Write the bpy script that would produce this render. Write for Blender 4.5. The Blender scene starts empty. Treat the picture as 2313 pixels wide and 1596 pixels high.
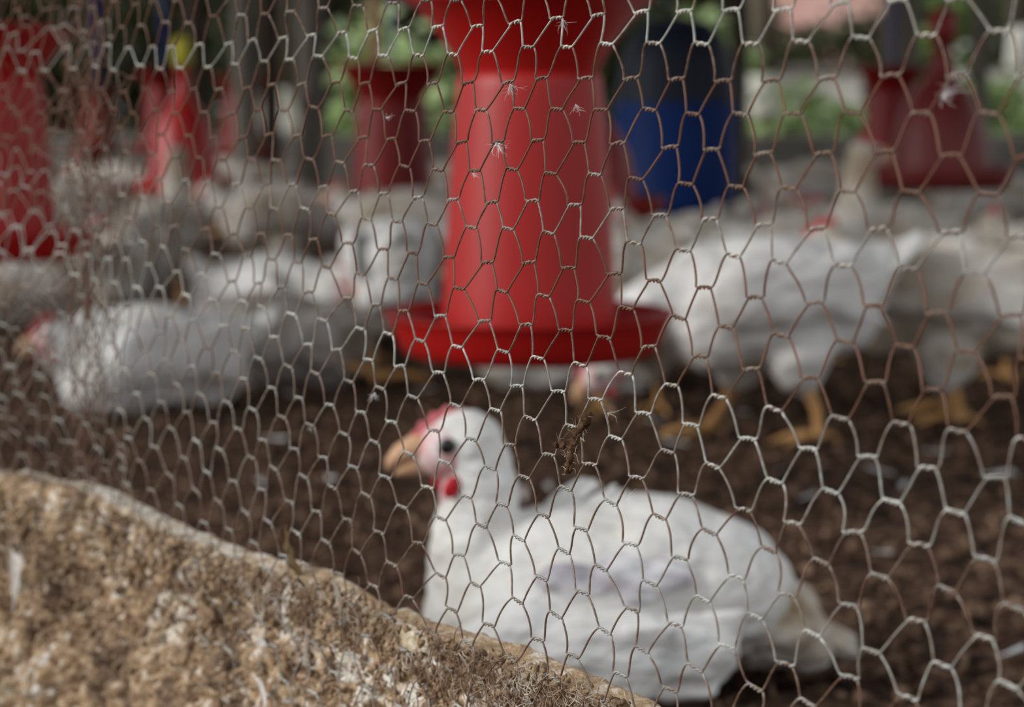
import bpy, bmesh, math, random
import numpy as np
from mathutils import Vector, Matrix, Euler, noise as mnoise

C = bpy.context.scene.collection
PI = math.pi
R = math.radians
rnd = random.Random(7)
rng = np.random.default_rng(7)

# ------------------------------------------------------------------ camera, light, exposure
EYE = 0.48
PITCH = R(7.1)
FPX = 4921.0
cam_data = bpy.data.cameras.new('camera')
cam_data.sensor_width = 23.5
cam_data.lens = 50.0
cam_data.clip_start = 0.02
cam_data.dof.use_dof = True
cam_data.dof.focus_distance = 0.935
cam_data.dof.aperture_fstop = 5.6
cam = bpy.data.objects.new('camera', cam_data)
cam.location = (0, 0, EYE)
cam.rotation_euler = (PI / 2 - PITCH, 0, 0)
C.objects.link(cam)
sc = bpy.context.scene
sc.camera = cam

world = bpy.data.worlds.new('overcast_sky')
sc.world = world
world.use_nodes = True
wn = world.node_tree.nodes
wn['Background'].inputs['Color'].default_value = (0.93, 0.965, 1.0, 1)
wn['Background'].inputs['Strength'].default_value = 0.6

sun_data = bpy.data.lights.new('hazy_sun', 'SUN')
sun_data.energy = 2.3
sun_data.angle = R(30)
sun_data.color = (1.0, 0.975, 0.94)
sun = bpy.data.objects.new('hazy_sun', sun_data)
sun.rotation_euler = Vector((-0.93, -0.32, 0.45)).to_track_quat('Z', 'Y').to_euler()
C.objects.link(sun)

sc.view_settings.view_transform = 'Standard'
sc.view_settings.look = 'None'
sc.view_settings.exposure = 0.28
sc.view_settings.gamma = 1.0
sc.view_settings.use_curve_mapping = False


def W(px, py, d):
    """World point that stands at horizontal distance d where the photograph shows (px, py)."""
    xr = (px - 1156.5) / FPX
    yd = (py - 798) / FPX
    dy = math.cos(PITCH) - yd * math.sin(PITCH)
    dz = -math.sin(PITCH) - yd * math.cos(PITCH)
    t = d / dy
    return Vector((t * xr, d, EYE + t * dz))


# ------------------------------------------------------------------ materials
def srgb(r, g, b):
    def f(c):
        c /= 255.0
        return c / 12.92 if c <= 0.04045 else ((c + 0.055) / 1.055) ** 2.4
    return (f(r), f(g), f(b), 1.0)


def mat(name, stops, scale=8.0, detail=6.0, rough=0.7, spec=0.3, metal=0.0, bump=0.0, bump_scale=None,
        stretch=(1, 1, 1), dist=0.0, attr=None, coat=0.0, sss=0.0, transm=0.0):
    """Principled material whose colour runs through a noise driven ramp."""
    m = bpy.data.materials.new(name)
    m.use_nodes = True
    nt = m.node_tree
    N, L = nt.nodes, nt.links
    p = N['Principled BSDF']
    tc = N.new('ShaderNodeTexCoord')
    mp = N.new('ShaderNodeMapping')
    mp.inputs['Scale'].default_value = stretch
    L.new(tc.outputs['Object'], mp.inputs['Vector'])
    nz = N.new('ShaderNodeTexNoise')
    nz.inputs['Scale'].default_value = scale
    nz.inputs['Detail'].default_value = detail
    nz.inputs['Roughness'].default_value = 0.62
    nz.inputs['Distortion'].default_value = dist
    L.new(mp.outputs[0], nz.inputs['Vector'])
    rp = N.new('ShaderNodeValToRGB')
    el = rp.color_ramp.elements
    el[0].position, el[0].color = stops[0]
    el[1].position, el[1].color = stops[-1]
    for pos, col in stops[1:-1]:
        e = el.new(pos)
        e.color = col
    src = nz.outputs['Fac']
    if attr:
        at = N.new('ShaderNodeAttribute')
        at.attribute_name = attr
        ad = N.new('ShaderNodeMath')
        ad.operation = 'MULTIPLY_ADD'
        L.new(nz.outputs['Fac'], ad.inputs[0])
        ad.inputs[1].default_value = 0.9
        L.new(at.outputs['Fac'], ad.inputs[2])
        src = ad.outputs[0]
    L.new(src, rp.inputs['Fac'])
    L.new(rp.outputs['Color'], p.inputs['Base Color'])
    p.inputs['Roughness'].default_value = rough
    p.inputs['Metallic'].default_value = metal
    p.inputs['Specular IOR Level'].default_value = spec
    p.inputs['Coat Weight'].default_value = coat
    if sss:
        p.inputs['Subsurface Weight'].default_value = sss
        p.inputs['Subsurface Radius'].default_value = (0.012, 0.006, 0.004)
        p.inputs['Subsurface Scale'].default_value = 0.6
    if bump:
        nb = N.new('ShaderNodeTexNoise')
        nb.inputs['Scale'].default_value = bump_scale or scale * 3
        nb.inputs['Detail'].default_value = 5
        L.new(mp.outputs[0], nb.inputs['Vector'])
        b = N.new('ShaderNodeBump')
        b.inputs['Strength'].default_value = bump
        b.inputs['Distance'].default_value = 0.01
        L.new(nb.outputs['Fac'], b.inputs['Height'])
        L.new(b.outputs['Normal'], p.inputs['Normal'])
    return m


M = {}
M['wire'] = mat('weathered_wire', [(0.16, srgb(196, 195, 188)), (0.42, srgb(148, 150, 146)), (0.72, srgb(124, 106, 93)),
                                   (1.0, srgb(108, 74, 57)), (1.35, srgb(86, 54, 40))], scale=260, detail=4,
                rough=0.55, spec=0.4, metal=0.15, attr='rust')
M['mud'] = mat('caked_mud', [(0.14, srgb(58, 46, 39)), (0.34, srgb(116, 96, 80)), (0.47, srgb(156, 132, 108)), (0.58, srgb(184, 156, 124)), (0.70, srgb(218, 207, 192)),
                             (0.84, srgb(230, 226, 218))], scale=95, detail=8, rough=0.92, spec=0.15, bump=0.5, bump_scale=600, attr='crust')
M['clod'] = mat('mud_clod', [(0.25, srgb(84, 66, 53)), (0.45, srgb(134, 111, 89)), (0.6, srgb(164, 140, 114)), (0.75, srgb(226, 218, 204))],
                scale=60, rough=0.95, spec=0.1, bump=0.4, bump_scale=500)
M['fibre'] = mat('dry_fibre', [(0.3, srgb(78, 60, 48)), (0.48, srgb(132, 108, 88)), (0.66, srgb(212, 204, 192))], scale=40, rough=0.9, spec=0.1)
M['litter'] = mat('dark_litter', [(0.34, srgb(24, 18, 16)), (0.46, srgb(60, 46, 38)), (0.56, srgb(94, 72, 58)), (0.68, srgb(146, 120, 100))],
                  scale=40, detail=9, rough=0.95, spec=0.1, bump=0.8, bump_scale=120)
M['litter_chunk'] = mat('litter_chunk', [(0.34, srgb(30, 23, 19)), (0.48, srgb(84, 64, 51)), (0.64, srgb(140, 114, 95))], scale=22, rough=0.95, spec=0.1)
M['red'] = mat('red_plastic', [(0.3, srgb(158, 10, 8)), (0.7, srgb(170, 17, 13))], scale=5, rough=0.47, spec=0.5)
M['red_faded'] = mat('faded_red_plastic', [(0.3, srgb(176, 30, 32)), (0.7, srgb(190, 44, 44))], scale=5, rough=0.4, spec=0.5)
M['red_dark'] = mat('dark_red_plastic', [(0.3, srgb(120, 10, 12)), (0.7, srgb(140, 18, 18))], scale=5, rough=0.5, spec=0.4)  # red darkened to put the shade deep in the shed into the colour
M['maroon'] = mat('dusty_maroon_plastic', [(0.3, srgb(110, 34, 36)), (0.7, srgb(134, 58, 58))], scale=6, rough=0.5, spec=0.4)
M['blue'] = mat('blue_plastic', [(0.3, srgb(4, 38, 96)), (0.7, srgb(7, 46, 108))], scale=5, rough=0.6, spec=0.18)
M['navy'] = mat('navy_plastic', [(0.3, srgb(16, 24, 38)), (0.7, srgb(22, 32, 48))], scale=5, rough=0.6, spec=0.3)
M['yellow'] = mat('yellow_plastic', [(0.3, srgb(176, 168, 36)), (0.7, srgb(198, 190, 60))], scale=5, rough=0.5)
M['cord'] = mat('blue_cord', [(0.3, srgb(20, 50, 160)), (0.7, srgb(40, 80, 190))], scale=300, rough=0.8)
M['feather'] = mat('white_feathers', [(0.25, srgb(206, 200, 190)), (0.45, srgb(228, 226, 222)), (0.8, srgb(242, 243, 244))], scale=14, detail=6,
                   rough=0.85, spec=0.15, bump=0.9, bump_scale=60, stretch=(0.45, 1, 1), sss=0.08)
M['feather_dirty'] = mat('soiled_white_feathers', [(0.28, srgb(138, 116, 84)), (0.42, srgb(186, 174, 158)), (0.55, srgb(216, 212, 206)), (0.8, srgb(230, 230, 228))],
                         scale=13, detail=5, rough=0.85, spec=0.15, bump=0.9, bump_scale=50, stretch=(0.5, 1, 1), sss=0.08)
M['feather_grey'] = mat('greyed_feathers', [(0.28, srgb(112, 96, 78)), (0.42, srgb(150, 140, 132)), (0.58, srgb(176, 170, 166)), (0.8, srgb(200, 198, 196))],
                        scale=13, detail=5, rough=0.9, spec=0.1, bump=0.9, bump_scale=50, stretch=(0.5, 1, 1))  # soiled white feathers, greyed further to paint in shade
M['skin'] = mat('pinkish_bare_patch', [(0.34, srgb(150, 142, 152)), (0.5, srgb(188, 182, 190)), (0.64, srgb(232, 232, 234))], scale=36, detail=5, rough=0.8,
                spec=0.2, stretch=(0.4, 1.6, 1))
M['face'] = mat('pale_pink_face', [(0.3, srgb(214, 120, 122)), (0.46, srgb(226, 184, 184)), (0.62, srgb(230, 216, 216))], scale=60, rough=0.6, spec=0.3, sss=0.1)
M['comb'] = mat('red_comb', [(0.3, srgb(196, 88, 94)), (0.7, srgb(220, 130, 134))], scale=60, rough=0.55, spec=0.3, sss=0.15)
M['comb_dull'] = mat('dull_red_comb', [(0.3, srgb(160, 52, 56)), (0.7, srgb(184, 78, 80))], scale=60, rough=0.6, spec=0.3)
M['wattle'] = mat('deep_red_wattle', [(0.3, srgb(180, 20, 36)), (0.7, srgb(204, 40, 54))], scale=60, rough=0.5, spec=0.3, sss=0.1)
M['beak'] = mat('horn_beak', [(0.3, srgb(200, 152, 116)), (0.7, srgb(220, 180, 146))], scale=40, rough=0.5, spec=0.3)
M['leg'] = mat('yellow_scaly_leg', [(0.3, srgb(150, 106, 62)), (0.5, srgb(188, 142, 90)), (0.75, srgb(206, 170, 126))], scale=50, rough=0.7, spec=0.25, bump=0.3, bump_scale=200)
M['eye'] = mat('dark_eye', [(0.3, srgb(18, 16, 18)), (0.7, srgb(30, 26, 28))], scale=5, rough=0.15, spec=0.6)
M['wood'] = mat('grey_weathered_timber', [(0.3, srgb(92, 88, 82)), (0.6, srgb(126, 120, 112)), (0.8, srgb(150, 142, 132))], scale=14, rough=0.9, spec=0.1, stretch=(1, 1, 0.1), bump=0.4)
M['wood_tan'] = mat('tan_peeled_timber', [(0.3, srgb(160, 128, 96)), (0.6, srgb(190, 158, 124)), (0.8, srgb(206, 178, 146))], scale=14, rough=0.85, spec=0.1, stretch=(1, 1, 0.1), bump=0.3)
M['wood_dark'] = mat('dark_weathered_timber', [(0.3, srgb(54, 46, 40)), (0.6, srgb(76, 66, 58)), (0.8, srgb(96, 86, 76))], scale=14, rough=0.9, spec=0.1, stretch=(1, 1, 0.1), bump=0.4)
M['cement'] = mat('grey_cement', [(0.3, srgb(116, 112, 106)), (0.6, srgb(142, 138, 132)), (0.8, srgb(166, 162, 156))], scale=6, rough=0.95, spec=0.1, bump=0.4, bump_scale=60)
M['pinkwall'] = mat('pale_pink_plaster', [(0.3, srgb(224, 176, 166)), (0.7, srgb(238, 198, 188))], scale=3, rough=0.9, spec=0.1)
M['whitewall'] = mat('limewashed_plaster', [(0.3, srgb(214, 212, 204)), (0.7, srgb(236, 234, 228))], scale=3, rough=0.9, spec=0.1)
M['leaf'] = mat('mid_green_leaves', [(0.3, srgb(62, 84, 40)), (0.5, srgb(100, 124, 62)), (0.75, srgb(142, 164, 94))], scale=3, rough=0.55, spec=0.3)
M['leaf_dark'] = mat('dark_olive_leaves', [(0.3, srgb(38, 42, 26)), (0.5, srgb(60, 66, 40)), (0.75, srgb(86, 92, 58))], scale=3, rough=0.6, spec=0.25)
M['leaf_light'] = mat('light_green_leaves', [(0.3, srgb(150, 178, 112)), (0.5, srgb(186, 208, 150)), (0.75, srgb(214, 228, 186))], scale=3, rough=0.5, spec=0.3)  # sunlight put into the leaf colour as a paler green
M['bark'] = mat('grey_bark', [(0.3, srgb(80, 72, 62)), (0.7, srgb(124, 114, 102))], scale=12, rough=0.95, spec=0.1, stretch=(1, 1, 0.2), bump=0.6)
M['roof'] = mat('corrugated_roof_sheet', [(0.3, srgb(110, 110, 112)), (0.7, srgb(140, 140, 142))], scale=4, rough=0.7, metal=0.2)
M['earth'] = mat('bare_earth', [(0.3, srgb(104, 88, 66)), (0.7, srgb(140, 122, 96))], scale=4, rough=0.95, spec=0.1, bump=0.4)
M['dryleaf'] = mat('dry_leaf', [(0.3, srgb(112, 92, 62)), (0.7, srgb(150, 128, 92))], scale=60, rough=0.8, spec=0.2)
M['stone'] = mat('pale_crusted_stone', [(0.3, srgb(150, 132, 100)), (0.5, srgb(190, 176, 150)), (0.7, srgb(228, 224, 214))], scale=110, rough=0.9, spec=0.15, bump=0.5, bump_scale=300)
M['down_dark'] = mat('dirty_down', [(0.3, srgb(122, 114, 106)), (0.6, srgb(158, 150, 142)), (0.8, srgb(186, 180, 174))], scale=90, rough=0.95, spec=0.1)
M['quill'] = mat('white_down', [(0.3, srgb(216, 216, 216)), (0.7, srgb(240, 241, 243))], scale=60, rough=0.85, spec=0.15)
M['down_grey'] = mat('greyed_down', [(0.3, srgb(150, 144, 138)), (0.5, srgb(190, 186, 182)), (0.75, srgb(216, 214, 212))], scale=80, rough=0.9, spec=0.1)
M['grit'] = mat('brown_dirt', [(0.3, srgb(58, 42, 30)), (0.6, srgb(96, 72, 52)), (0.8, srgb(140, 116, 92))], scale=160, rough=0.95, spec=0.1, bump=0.5, bump_scale=700)


# ------------------------------------------------------------------ object helpers
def link(name, me, m=None, parent=None, smooth=True):
    o = bpy.data.objects.new(name, me)
    C.objects.link(o)
    if m is not None:
        me.materials.append(m)
    if parent is not None:
        o.parent = parent
    if smooth and len(me.polygons):
        me.polygons.foreach_set('use_smooth', [True] * len(me.polygons))
    return o


def obj(name, bm, m=None, parent=None, smooth=True):
    me = bpy.data.meshes.new(name)
    bm.normal_update()
    bm.to_mesh(me)
    bm.free()
    return link(name, me, m, parent, smooth)


def mesh_np(name, V, F, m=None, parent=None, smooth=True):
    """V (n,3) array, F (k,4) or (k,3) array -> object"""
    me = bpy.data.meshes.new(name)
    V = np.asarray(V, np.float32)
    F = np.asarray(F, np.int32)
    k = F.shape[1]
    me.vertices.add(len(V))
    me.vertices.foreach_set('co', V.ravel())
    me.loops.add(F.size)
    me.loops.foreach_set('vertex_index', F.ravel())
    me.polygons.add(len(F))
    me.polygons.foreach_set('loop_start', np.arange(0, F.size, k, dtype=np.int32))
    me.update(calc_edges=True)
    me.validate()
    return link(name, me, m, parent, smooth)


def tag(o, label, cat, group=None, kind=None):
    if label: o['label'] = label
    if cat: o['category'] = cat
    if group: o['group'] = group
    if kind: o['kind'] = kind
    return o


def thing(name, label, cat, loc=(0, 0, 0), rotz=0.0, group=None):
    o = bpy.data.objects.new(name, None)
    o.empty_display_size = 0.05
    C.objects.link(o)
    o.location = loc
    o.rotation_euler = (0, 0, rotz)
    return tag(o, label, cat, group)


def struct(o):
    o['kind'] = 'structure'
    return o


def stuff(o):
    o['kind'] = 'stuff'
    return o


def copy_tree(root, loc, rotz, label, group=None, scale=1.0):
    r = root.copy()
    C.objects.link(r)
    r.location = loc
    r.rotation_euler = (0, 0, rotz)
    r.scale = (scale,) * 3
    r['label'] = label
    if group: r['group'] = group
    for ch in list(root.children):
        c = ch.copy()
        C.objects.link(c)
        c.parent = r
        for g in list(ch.children):
            d = g.copy()
            C.objects.link(d)
            d.parent = c
    return r


def lathe(profile, n=48, bm=None, close=False):
    bm = bm or bmesh.new()
    rings = []
    for r, z in profile:
        rings.append([bm.verts.new((r * math.cos(2 * PI * i / n), r * math.sin(2 * PI * i / n), z)) for i in range(n)])
    for a, b in zip(rings[:-1], rings[1:]):
        for i in range(n):
            bm.faces.new((a[i], a[(i + 1) % n], b[(i + 1) % n], b[i]))
    if close:
        bm.faces.new(list(reversed(rings[0])))
        bm.faces.new(rings[-1])
    return bm


def tube(bm, pts, rad, n=8, cap=True):
    """Swept tube along pts; rad a number or a list."""
    pts = [Vector(p) for p in pts]
    k = len(pts)
    if not hasattr(rad, '__len__'):
        rad = [rad] * k
    up = Vector((0, 0, 1))
    t0 = (pts[1] - pts[0]).normalized()
    if abs(t0.dot(up)) > 0.9: up = Vector((1, 0, 0))
    u = t0.cross(up).normalized()
    rings = []
    for i, p in enumerate(pts):
        t = (pts[min(i + 1, k - 1)] - pts[max(i - 1, 0)]).normalized()
        u = (u - t * u.dot(t)).normalized()
        v = t.cross(u)
        rings.append([bm.verts.new(p + (u * math.cos(2 * PI * j / n) + v * math.sin(2 * PI * j / n)) * rad[i]) for j in range(n)])
    for a, b in zip(rings[:-1], rings[1:]):
        for j in range(n):
            bm.faces.new((a[j], a[(j + 1) % n], b[(j + 1) % n], b[j]))
    if cap:
        bm.faces.new(list(reversed(rings[0])))
        bm.faces.new(rings[-1])
    return bm


def ball(bm, c, r, rot=None, sub=2):
    """Ellipsoid added to bm."""
    mtx = Matrix.Translation(Vector(c))
    if rot is not None:
        mtx = mtx @ Euler(rot).to_matrix().to_4x4()
    if not hasattr(r, '__len__'): r = (r, r, r)
    mtx = mtx @ Matrix.Diagonal((*r, 1))
    bmesh.ops.create_icosphere(bm, subdivisions=sub, radius=1.0, matrix=mtx)
    return bm


def boxm(bm, c, s, rot=None):
    mtx = Matrix.Translation(Vector(c))
    if rot is not None:
        mtx = mtx @ Euler(rot).to_matrix().to_4x4()
    mtx = mtx @ Matrix.Diagonal((*s, 1))
    bmesh.ops.create_cube(bm, size=1.0, matrix=mtx)
    return bm


def bevel_all(bm, w, seg=2):
    bmesh.ops.bevel(bm, geom=bm.edges[:], offset=w, segments=seg, affect='EDGES', profile=0.6)
    return bm


# value noise in numpy, 3 channels of coordinates
_perm = rng.random((64, 64, 64)).astype(np.float32)


def vnoise(x, y, z):
    xi, yi, zi = np.floor(x).astype(int), np.floor(y).astype(int), np.floor(z).astype(int)
    fx, fy, fz = x - xi, y - yi, z - zi
    fx, fy, fz = fx * fx * (3 - 2 * fx), fy * fy * (3 - 2 * fy), fz * fz * (3 - 2 * fz)
    a = [(xi & 63), ((xi + 1) & 63)]
    b = [(yi & 63), ((yi + 1) & 63)]
    c = [(zi & 63), ((zi + 1) & 63)]
    out = 0
    for i in (0, 1):
        for j in (0, 1):
            for k in (0, 1):
                w = (fx if i else 1 - fx) * (fy if j else 1 - fy) * (fz if k else 1 - fz)
                out = out + w * _perm[a[i], b[j], c[k]]
    return out * 2 - 1


def fbm(x, y, z, octv=4, gain=0.5):
    o, amp, f = 0, 1.0, 1.0
    for k in range(octv):
        o = o + amp * vnoise(x * f + 17.3 * k, y * f + 5.1 * k, z * f + 9.7 * k)
        amp *= gain
        f *= 2.03
    return o


_t = bmesh.new()
bmesh.ops.create_icosphere(_t, subdivisions=1, radius=1)
ICO_V = np.array([v.co for v in _t.verts])
ICO_F = np.array([[v.index for v in f.verts] for f in _t.faces])
_t.free()


def crumbs(name, items, m, parent=None):
    """Many small knobbly bits joined into one mesh: items are (point, size xyz)."""
    V, F = [], []
    for k, (p, s) in enumerate(items):
        q = ICO_V * (1 + rng.uniform(-.32, .32, (len(ICO_V), 1)))
        mt = np.array(Euler(tuple(rng.uniform(0, 6.28, 3))).to_matrix())
        V.append((q * np.array(s)) @ mt.T + np.array(p))
        F.append(ICO_F + k * len(ICO_V))
    return mesh_np(name, np.concatenate(V), np.concatenate(F), m, parent, False)


def grid_faces(nu, nv):
    i = np.arange((nu - 1) * (nv - 1))
    a = (i // (nv - 1)) * nv + i % (nv - 1)
    return np.stack([a, a + 1, a + nv + 1, a + nv], 1)


def remeshed(bm, voxel, smooth_it=6):
    """Fuse overlapping volumes into one continuous skin and return its mesh."""
    me = bpy.data.meshes.new('tmp')
    bm.to_mesh(me)
    bm.free()
    o = bpy.data.objects.new('tmp', me)
    C.objects.link(o)
    md = o.modifiers.new('r', 'REMESH')
    md.mode = 'VOXEL'
    md.voxel_size = voxel
    ms = o.modifiers.new('s', 'SMOOTH')
    ms.factor = 0.5
    ms.iterations = smooth_it
    dg = bpy.context.evaluated_depsgraph_get()
    dg.update()
    res = bpy.data.meshes.new_from_object(o.evaluated_get(dg))
    bpy.data.objects.remove(o)
    bpy.data.meshes.remove(me)
    return res


def ruffle(me, amp, freq, seed=0.0):
    """Feathery surface relief pushed along the normals."""
    n = len(me.vertices)
    co = np.empty(n * 3, np.float32)
    no = np.empty(n * 3, np.float32)
    me.vertices.foreach_get('co', co)
    me.vertices.foreach_get('normal', no)
    co = co.reshape(-1, 3)
    no = no.reshape(-1, 3)
    d = fbm(co[:, 0] * freq * 0.45 + seed + 40, co[:, 1] * freq + 20, co[:, 2] * freq + 31, 3)
    co = co + no * (d * amp)[:, None]
    me.vertices.foreach_set('co', co.ravel())
    me.update()


# ------------------------------------------------------------------ the front plane: low wall and netting
TH = R(57)
D0 = 0.95
U = np.array([math.cos(TH), -math.sin(TH), 0.0])        # along the wall, towards the right
NB = np.array([math.sin(TH), math.cos(TH), 0.0])        # away from us, into the coop
O0 = np.array([0.0, D0, 0.0])


# the wall and its netting turn a little towards us at the left
SB, BE = -0.5, R(12)
U2 = np.array([math.cos(TH - BE), -math.sin(TH - BE), 0.0])
NB2 = np.array([math.sin(TH - BE), math.cos(TH - BE), 0.0])
PB = O0 + SB * U


def wallpt(s, z, n):
    """s along the wall, z height over the litter, n depth behind the netting."""
    s, z, n = np.broadcast_arrays(np.asarray(s, float), np.asarray(z, float), np.asarray(n, float))
    right = np.maximum(s - SB, 0)[..., None]
    left = np.minimum(s - SB, 0)[..., None]
    w = np.clip((s - SB) / 0.04 + 0.5, 0, 1)[..., None]
    P = PB + right * U + left * U2 + n[..., None] * (w * NB + (1 - w) * NB2)
    P[..., 2] = z
    return P


def wall_top(s):
    """height of the back edge of the low wall"""
    return EYE + np.interp(s, [-0.692, -0.657, -0.624, -0.591, -0.559, -0.533, -0.508, -0.485, -0.444, -0.405, -0.368, -0.338, -0.293, -0.26, -0.229, -0.195, -0.162, -0.118, -0.076, -0.037, -0.001, 0.034, 0.066, 0.085], [-0.271, -0.27, -0.268, -0.265, -0.264, -0.263, -0.266, -0.268, -0.27, -0.27, -0.27, -0.27, -0.268, -0.265, -0.263, -0.267, -0.269, -0.268, -0.265, -0.263, -0.264, -0.265, -0.266, -0.267])


def build_wall():
    s0, s1, ds = -1.4, 0.98, 0.0019
    ns = int((s1 - s0) / ds)
    s = np.linspace(s0, s1, ns)
    T = 0.036
    rf, rb = 0.013, 0.006
    # profile: (kind, parameter) listed as z relative to the top and n
    prof = []
    for z in np.linspace(-0.33, -rf, 190): prof.append((z, 0.0, -1.0, 0.0))
    for a in np.linspace(0, PI / 2, 14)[1:]: prof.append((-rf + rf * math.sin(a), rf - rf * math.cos(a), -math.cos(a), math.sin(a)))
    for n in np.linspace(rf, T - rb, 14)[1:]: prof.append((0.0, n, 0.0, 1.0))
    for a in np.linspace(0, PI / 2, 6)[1:]: prof.append((-rb + rb * math.cos(a), T - rb + rb * math.sin(a), math.sin(a), math.cos(a)))
    for z in np.linspace(-rb, -0.26, 12)[1:]: prof.append((z, T, 1.0, 0.0))
    prof = np.array(prof)
    S = np.repeat(s[:, None], len(prof), 1)
    top = wall_top(s)[:, None]
    zr = np.repeat(prof[None, :, 0], ns, 0)
    n = np.repeat(prof[None, :, 1], ns, 0)
    nn = np.repeat(prof[None, :, 2], ns, 0)
    nz = np.repeat(prof[None, :, 3], ns, 0)
    Z = top + zr
    front = np.clip(1 - n / 0.03, 0, 1)
    left = np.clip((-0.28 - S) / 0.20, 0, 1)                 # thick mud towards the left
    f = 1.0
    lump = fbm(S * 55, Z * 48, n * 55, 4, 0.55)
    ridge = 1 - np.abs(fbm(S * 150 + 7, Z * 95 + 3, n * 90, 3, 0.55))
    bill = np.abs(fbm(S * 210 + 2, Z * 170 + 5, n * 150, 3, 0.6))
    fine = fbm(S * 420, Z * 400, n * 400, 2, 0.6)
    drip = fbm(S * 190 + 30, Z * 30, n * 50 + 9, 3, 0.5)
    low = np.clip((-zr - 0.07) / 0.08, 0, 1)
    amp = 0.16 + 0.84 * np.clip((-zr - 0.012) / 0.022, 0, 1)
    amp = np.maximum(amp, left)
    d = front * amp * (lump * 0.0042 + (ridge - 0.6) * 0.0066 + (bill - .4) * 0.0052 + fine * 0.0013 + drip * 0.0036 * (0.3 + 1.2 * low))
    d = d + left * 0.0085 * front + 0.0006 * fine * (1 - front) + 0.0014 * lump * (1 - front)
    d = d - 0.0045 * front                                     # face lies just behind the netting
    N_ = n + nn * d
    Z = Z + nz * d
    V = wallpt(S, Z, N_).reshape(-1, 3)
    o = mesh_np('wall_front', V, grid_faces(ns, len(prof)), M['mud'])
    # how much pale crust there is: more near the top edge, on proud lumps and in blotches
    speck = np.clip(fbm(S * 260 + 60, Z * 260, n * 200, 2) - 0.52, 0, 1)
    cr = 0.0 + (0.27 - 0.10 * left) * np.exp(-((zr + 0.020) / 0.026) ** 2) * front * (0.40 + np.clip(fbm(S * 95 + 3, Z * 95, n * 60, 3), -0.4, 1.0)) \
        + 0.75 * speck * front + 0.16 * fbm(S * 40 + 90, Z * 34, n * 30, 3) * front + 0.05 * low * front
    tops = np.clip((n - 0.006) / 0.01, 0, 1)
    cr = cr * (1 - tops) + tops * (0.13 + 0.13 * np.clip((-0.2 - S) / 0.2, 0, 1) + 0.06 * lump)
    at = o.data.attributes.new('crust', 'FLOAT', 'POINT')
    at.data.foreach_set('value', cr.astype(np.float32).ravel())
    return struct(o)


wall_front = build_wall()


def face_n(s, zrel):
    """mean depth of the mud face, used to rest small things on it"""
    left = min(max((-0.28 - s) / 0.20, 0), 1)
    return 0.0045 - left * 0.0085


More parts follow.
